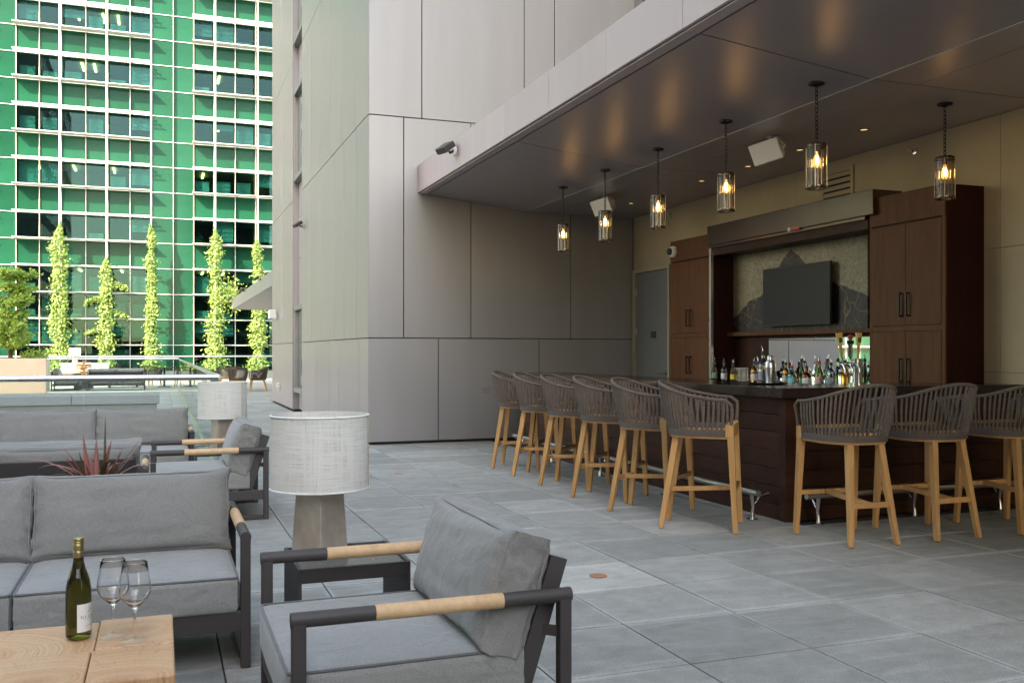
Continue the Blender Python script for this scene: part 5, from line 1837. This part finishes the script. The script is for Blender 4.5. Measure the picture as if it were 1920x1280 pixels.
def tap(x, tilt, col, kind):
    s = MB()
    s.tube([(x, 0, 0.17), (x, -0.05, 0.165), (x, -0.065, 0.13), (x, -0.066, 0.09)], [0.010, 0.010, 0.009, 0.007], 8)
    s.tube([(x, -0.045, 0.17), (x + tilt * 0.05, -0.045, 0.215)], 0.008, 8)
    s.build('faucet', M['chrome'], tp, smooth=True)
    R = Matrix.Translation((x + tilt * 0.05, -0.045, 0.21)) @ Matrix.Rotation(tilt, 4, 'Y')
    if kind == 'gold':
        m = MB()
        m.tube([R @ Vector(p) for p in ((0, 0, 0), (0, 0, 0.05), (0, 0, 0.11))], [0.008, 0.012, 0.013], 8)
        h = m.build('tap_handle', pm('tap_gold', (0.42, 0.26, 0.08), 0.45, var=0.15), tp, smooth=True)
        m = MB()
        vs = [(-0.014, -0.012, 0.11), (0.014, -0.012, 0.11), (0.028, -0.012, 0.22), (-0.028, -0.012, 0.22), (-0.014, 0.012, 0.11), (0.014, 0.012, 0.11), (0.028, 0.012, 0.22), (-0.028, 0.012, 0.22)]
        m.add([R @ Vector(v) for v in vs], [(0, 1, 2, 3), (4, 7, 6, 5), (0, 4, 5, 1), (1, 5, 6, 2), (2, 6, 7, 3), (3, 7, 4, 0)])
        m.build('crest', pm('tap_crest', (0.62, 0.42, 0.13), 0.5), h, bevel=0.003)
        m = MB()
        m.box(-0.017, 0.017, -0.0145, -0.0125, 0.140, 0.180, R)
        m.box(-0.010, 0.010, -0.0160, -0.0147, 0.150, 0.170, R)
        m.build('badge', pm('tap_badge', (0.06, 0.045, 0.03), 0.5), h)
    else:
        m = MB()
        m.box(-0.016, 0.016, -0.012, 0.012, 0.02, 0.135, R)
        m.tube([R @ Vector((0, 0, 0)), R @ Vector((0, 0, 0.03))], 0.010, 8)
        h = m.build('tap_handle', M['black'], tp, bevel=0.004)
        m = MB()
        for a, b in (((-0.03, 0, 0.135), (0.03, 0, 0.150)), ((0.03, 0, 0.135), (-0.03, 0, 0.150)), ((0, 0, 0.13), (0, 0, 0.165))):
            m.bar(R @ Vector(a), R @ Vector(b), 0.014, 0.016)
        m.build('star', M['black'], h)
        m = MB().lathe([(0.0, -0.008), (0.022, -0.008), (0.022, 0.008), (0.0, 0.008)], (0, 0, 0), 20, 'y', caps=False)
        m.v = [tuple(R @ (Vector(v) + Vector((0, 0, 0.185)))) for v in m.v]
        m.build('badge', pm('tap_red', (0.35, 0.05, 0.04), 0.5), h)
        me = text_mesh('ROGUE', 0.030, 1.0)
        for v in me.vertices:
            p = Vector((-v.co.y, -0.0128, 0.077 + v.co.x))
            v.co = R @ p
        me.materials.clear()
        link('lettering', me, M['paper'], h)


tap(-0.085, -0.16, None, 'gold')
tap(-0.01, 0.0, None, 'rogue')
tap(0.065, 0.04, None, 'gold')


# ------------------------------------------------------------------ glass guards, low wall, far terrace
def guard(label, p0, p1, top, npan, r=0.03, base=True):
    t = thing('glass_guard', label, 'guard rail', (0, 0, 0), 0, 'glass guard rails')
    p0, p1 = Vector(p0), Vector(p1)
    d = (p1 - p0)
    n = Vector((-d.y, d.x)).normalized()
    for k in range(npan):
        a = p0 + d * (k / npan) + d.normalized() * 0.008
        b = p0 + d * ((k + 1) / npan) - d.normalized() * 0.008
        MB().bar((a.x, a.y, (top - 0.02 + 0.03) / 2), (b.x, b.y, (top - 0.02 + 0.03) / 2), 0.014, top - 0.05).build('pane', M['guard'], t)
    MB().tube([(p0.x, p0.y, top - r), (p1.x, p1.y, top - r)], r, 14).build('handrail', M['steel'], t, smooth=True)
    if base:
        MB().bar((p0.x, p0.y, 0.025), (p1.x, p1.y, 0.025), 0.06, 0.05).build('base_shoe', M['steel'], t)
    return t


guard('near glass guard with fat steel handrail behind the lounge sofa', (-4.6, 10.42), (0.56, 10.32), 1.065, 4, 0.031)
guard('glass guard running away from the near rail corner beside the tower', (0.56, 10.36), (0.56, 32.7), 1.065, 12, 0.028)
guard('far glass guard beside the beige planter', (-3.35, 32.74), (0.53, 32.74), 1.10, 3, 0.03)
guard('farthest glass guard before the vines', (-7.0, 46.0), (8.0, 46.0), 1.12, 8, 0.035)

lw = thing('low_wall', 'low grey metal clad wall seen through the near glass guard', 'wall', (0, 15.0, 0))
for a, b in ((-6.5, -1.22), (-1.215, -0.03)):
    MB().box(a, b, -0.05, 0.85, 0.53, 0.665).build('cap', M['panel'], lw, bevel=0.004)
for a, b in zip([-6.5, -4.2, -2.32, -1.75, -0.85, -0.36, -0.06], [-4.2, -2.32, -1.75, -0.85, -0.36, -0.06]):
    MB().box(a + 0.004, b - 0.004, 0.0, 0.02, 0.0, 0.528).build('cladding_panel', M['trim'], lw, bevel=0.002)
MB().box(-6.49, -0.065, 0.022, 0.8, 0, 0.527).build('core', M['trim'], lw)

pbx = thing('planter_box', 'beige planter box on the far terrace with a small tree', 'planter', (-7.0, 33.3, 0))
MB().box(-3.0, 3.62, -0.55, -0.47, 0, 1.09).build('front_wall', M['planter'], pbx, bevel=0.01)
MB().box(-3.0, 3.62, 0.47, 0.55, 0, 1.09).build('back_wall', M['planter'], pbx, bevel=0.01)
MB().box(3.54, 3.62, -0.47, 0.47, 0, 1.09).build('end_wall', M['planter'], pbx, bevel=0.01)
MB().box(-2.98, 3.53, -0.465, 0.465, 0.4, 1.02).build('soil', M['soil'], pbx)


def small_tree(label, x, y, z, h, spread, seed, nleaf):
    rnd = random.Random(seed)
    t = thing('planter_tree', label, 'tree', (x, y, z), 0)
    tk = MB()
    tips = []
    for k in range(4):
        a = rnd.uniform(0, 2 * pi)
        p = Vector((rnd.uniform(-0.12, 0.12), rnd.uniform(-0.1, 0.1), -0.05))
        pts = [p.copy()]
        lean = rnd.uniform(0.05, 0.22)
        for s in range(6):
            p = p + Vector((cos(a) * lean * 0.4, sin(a) * lean * 0.4, h * 0.155)) + Vector((rnd.gauss(0, 0.03), rnd.gauss(0, 0.03), 0))
            pts.append(p.copy())
            if s >= 0:
                for q in range(4):
                    b = rnd.uniform(0, 2 * pi)
                    e = p + Vector((cos(b), sin(b), rnd.uniform(0.15, 0.7))) * rnd.uniform(0.3, 0.62) * spread * (1.1 - s * 0.09)
                    tk.tube([p, p.lerp(e, 0.5) + Vector((0, 0, 0.04)), e], [0.012, 0.008, 0.003], 5)
                    tips.append((p.copy(), e))
        tk.tube(pts, [0.035 - 0.0045 * i for i in range(len(pts))], 7)
    tk.build('trunk', M['bark'], t, smooth=True)
    m = MB()

    def cf(r):
        a, b = r.choice(tips)
        p = a.lerp(b, r.uniform(0.35, 1.12)) + Vector((r.gauss(0, 0.085), r.gauss(0, 0.085), r.gauss(0, 0.06)))
        return p, (p - Vector((0, 0, h * 0.5))).normalized() * 0.6
    leaf_cloud(m, cf, nleaf, 0.105, seed)
    m.build('crown', M['tree'], t, kind='stuff')
    return t


small_tree('small feathery green tree growing in the beige planter', -4.42, 33.3, 1.03, 2.85, 0.9, 3, 11000)
sb = thing('planter_shrub', 'low green shrub at the right end of the beige planter', 'shrub', (-3.72, 33.3, 1.03))
m = MB()


def cfs(r):
    a = r.uniform(0, 2 * pi)
    q = sqrt(r.random())
    p = Vector((0.42 * q * cos(a) - 0.05, 0.25 * q * sin(a), abs(r.gauss(0, 0.15))))
    return p, Vector((cos(a), sin(a), 0.5))


leaf_cloud(m, cfs, 700, 0.08, 12)
m.build('foliage', M['tree'], sb, kind='stuff')
MB().tube([(0, 0, -0.03), (0.02, 0, 0.15)], 0.015, 6).build('stem', M['bark'], sb)

# wood stack table sculpture, bench, lamp on console
wsx = thing('wood_stack', 'stack of split orange timber sticks on the far terrace', 'wood stack', (-2.55, 36.2, 0))
MB().box(-0.3, 0.3, -0.3, 0.3, 0, 0.45).build('plinth', M['plantdark'], wsx)
random.seed(4)
for k in range(16):
    a = (k % 2) * pi / 2 + random.uniform(-0.5, 0.5)
    z = 0.48 + k * 0.032
    l = 0.34 - k * 0.008
    MB().bar((-l * cos(a), -l * sin(a), z), (l * cos(a), l * sin(a), z + random.uniform(-0.02, 0.02)), 0.05, 0.045).build('stick', M['driftwood'], wsx)
bn = thing('timber_bench', 'low timber coffee table behind the far terrace sofa', 'coffee table', (-1.3, 37.2, 0))
MB().box(-0.55, 0.55, -0.3, 0.3, 0.12, 0.36).build('top', M['armwood'], bn, bevel=0.01)
MB().box(-0.5, -0.42, -0.25, 0.25, 0, 0.119).build('leg', M['frame'], bn)
MB().box(0.42, 0.5, -0.25, 0.25, 0, 0.119).build('leg', M['frame'], bn)
cs = thing('console_table', 'pale console carrying a lamp on the far terrace', 'console', (-3.1, 40.0, 0))
MB().box(-0.55, 1.2, -0.25, 0.25, 0.80, 0.86).build('top', M['whitemetal'], cs)
MB().box(-0.5, 1.15, -0.2, 0.2, 0, 0.799).build('body', M['lightgrey'], cs)
make_lamp('distant white shaded lamp above the far terrace sofa', (-3.13, 40.0, 0.86), 0.4)


def make_tub(label, x, y, a, first=[None]):
    if first[0] is None:
        t = thing('tub_chair', label, 'dining chair', (x, y, 0), radians(a - 90), 'dark woven tub chairs on the far terrace')
        shell_parts(t, 0.44, 0.80, 0.66, 0.31, 0.255, -0.30, -0.24, 0.25, 50, M['wicker'], M['wicker'], M['teak'])
        for fx, fy_, x_, y_ in ((-0.25, 0.27, -0.22, 0.22), (0.25, 0.27, 0.22, 0.22), (-0.2, -0.27, -0.15, -0.17), (0.2, -0.27, 0.15, -0.17)):
            MB().bar((fx, fy_, 0), (x_, y_, 0.36), 0.03, 0.03, 0.045, 0.045, up=(0, 1, 0)).build('leg', M['teak'], t)
        first[0] = t
        return t
    return dup(first[0], label, (x, y, 0), radians(a - 90))


make_tub('dark woven tub chair nearest the grey tower on the far terrace', 3.02, 32.3, 170)
make_tub('dark woven tub chair at the left of the tower side dining table', 1.50, 32.6, 10)
make_tub('dark woven tub chair with its back to the camera at the dining table', 2.32, 31.9, 80)
make_tub('dark woven tub chair behind the tower side dining table', 2.1, 34.1, -80)
make_tub('dark woven tub chair behind the far sofa at the other dining table', -0.35, 36.4, 60)
make_tub('dark woven tub chair facing back at the other dining table', 0.75, 36.8, 170)
for x, y, lab in ((2.25, 33.0, 'round dark dining table between tub chairs near the tower'), (0.1, 37.1, 'round dark dining table beyond the far terrace sofa')):
    t = thing('dining_table', lab, 'dining table', (x, y, 0), 0, 'round dining tables on the far terrace')
    MB().lathe([(0.0, 0.70), (0.40, 0.70), (0.42, 0.715), (0.40, 0.73), (0.0, 0.73)], (0, 0, 0), 28, caps=False).build('top', M['wicker'], t)
    MB().lathe([(0.25, 0.0), (0.25, 0.02), (0.04, 0.04), (0.04, 0.699)], (0, 0, 0), 18).build('pedestal', M['frame'], t)

# far canopy beyond the tower
fc = thing('far_canopy', 'grey metal canopy past the far end of the tower', 'canopy', (0, 0, 0))
for a, b in ((25.22, 30.0), (30.0, 35.0), (35.0, 40.0)):
    MB().box(2.70, 2.73, a + 0.01, b - 0.01, 3.02, 3.42).build('fascia_panel', M['panel'], fc)
    MB().box(2.735, 9.0, a + 0.01, b - 0.01, 3.02, 3.05).build('soffit_panel', M['panel_side'], fc)
MB().box(2.735, 9.0, 25.22, 40, 3.06, 3.40).build('roof_slab', M['trim'], fc)
MB().box(2.70, 9.0, 40.0, 40.03, 3.02, 3.42).build('end_fascia', M['panel'], fc)
MB().box(8.4, 8.8, 39.0, 39.4, 0, 3.019).build('post', M['trim'], fc)
for y, lab in ((28.2, 'dark flood light on the far canopy nearest the tower'), (33.6, 'middle dark flood light on the far canopy'), (39.5, 'dark flood light at the tip of the far canopy')):
    flood(lab, (2.70, y, 3.40), 0.2, 0.9, M['trim'])
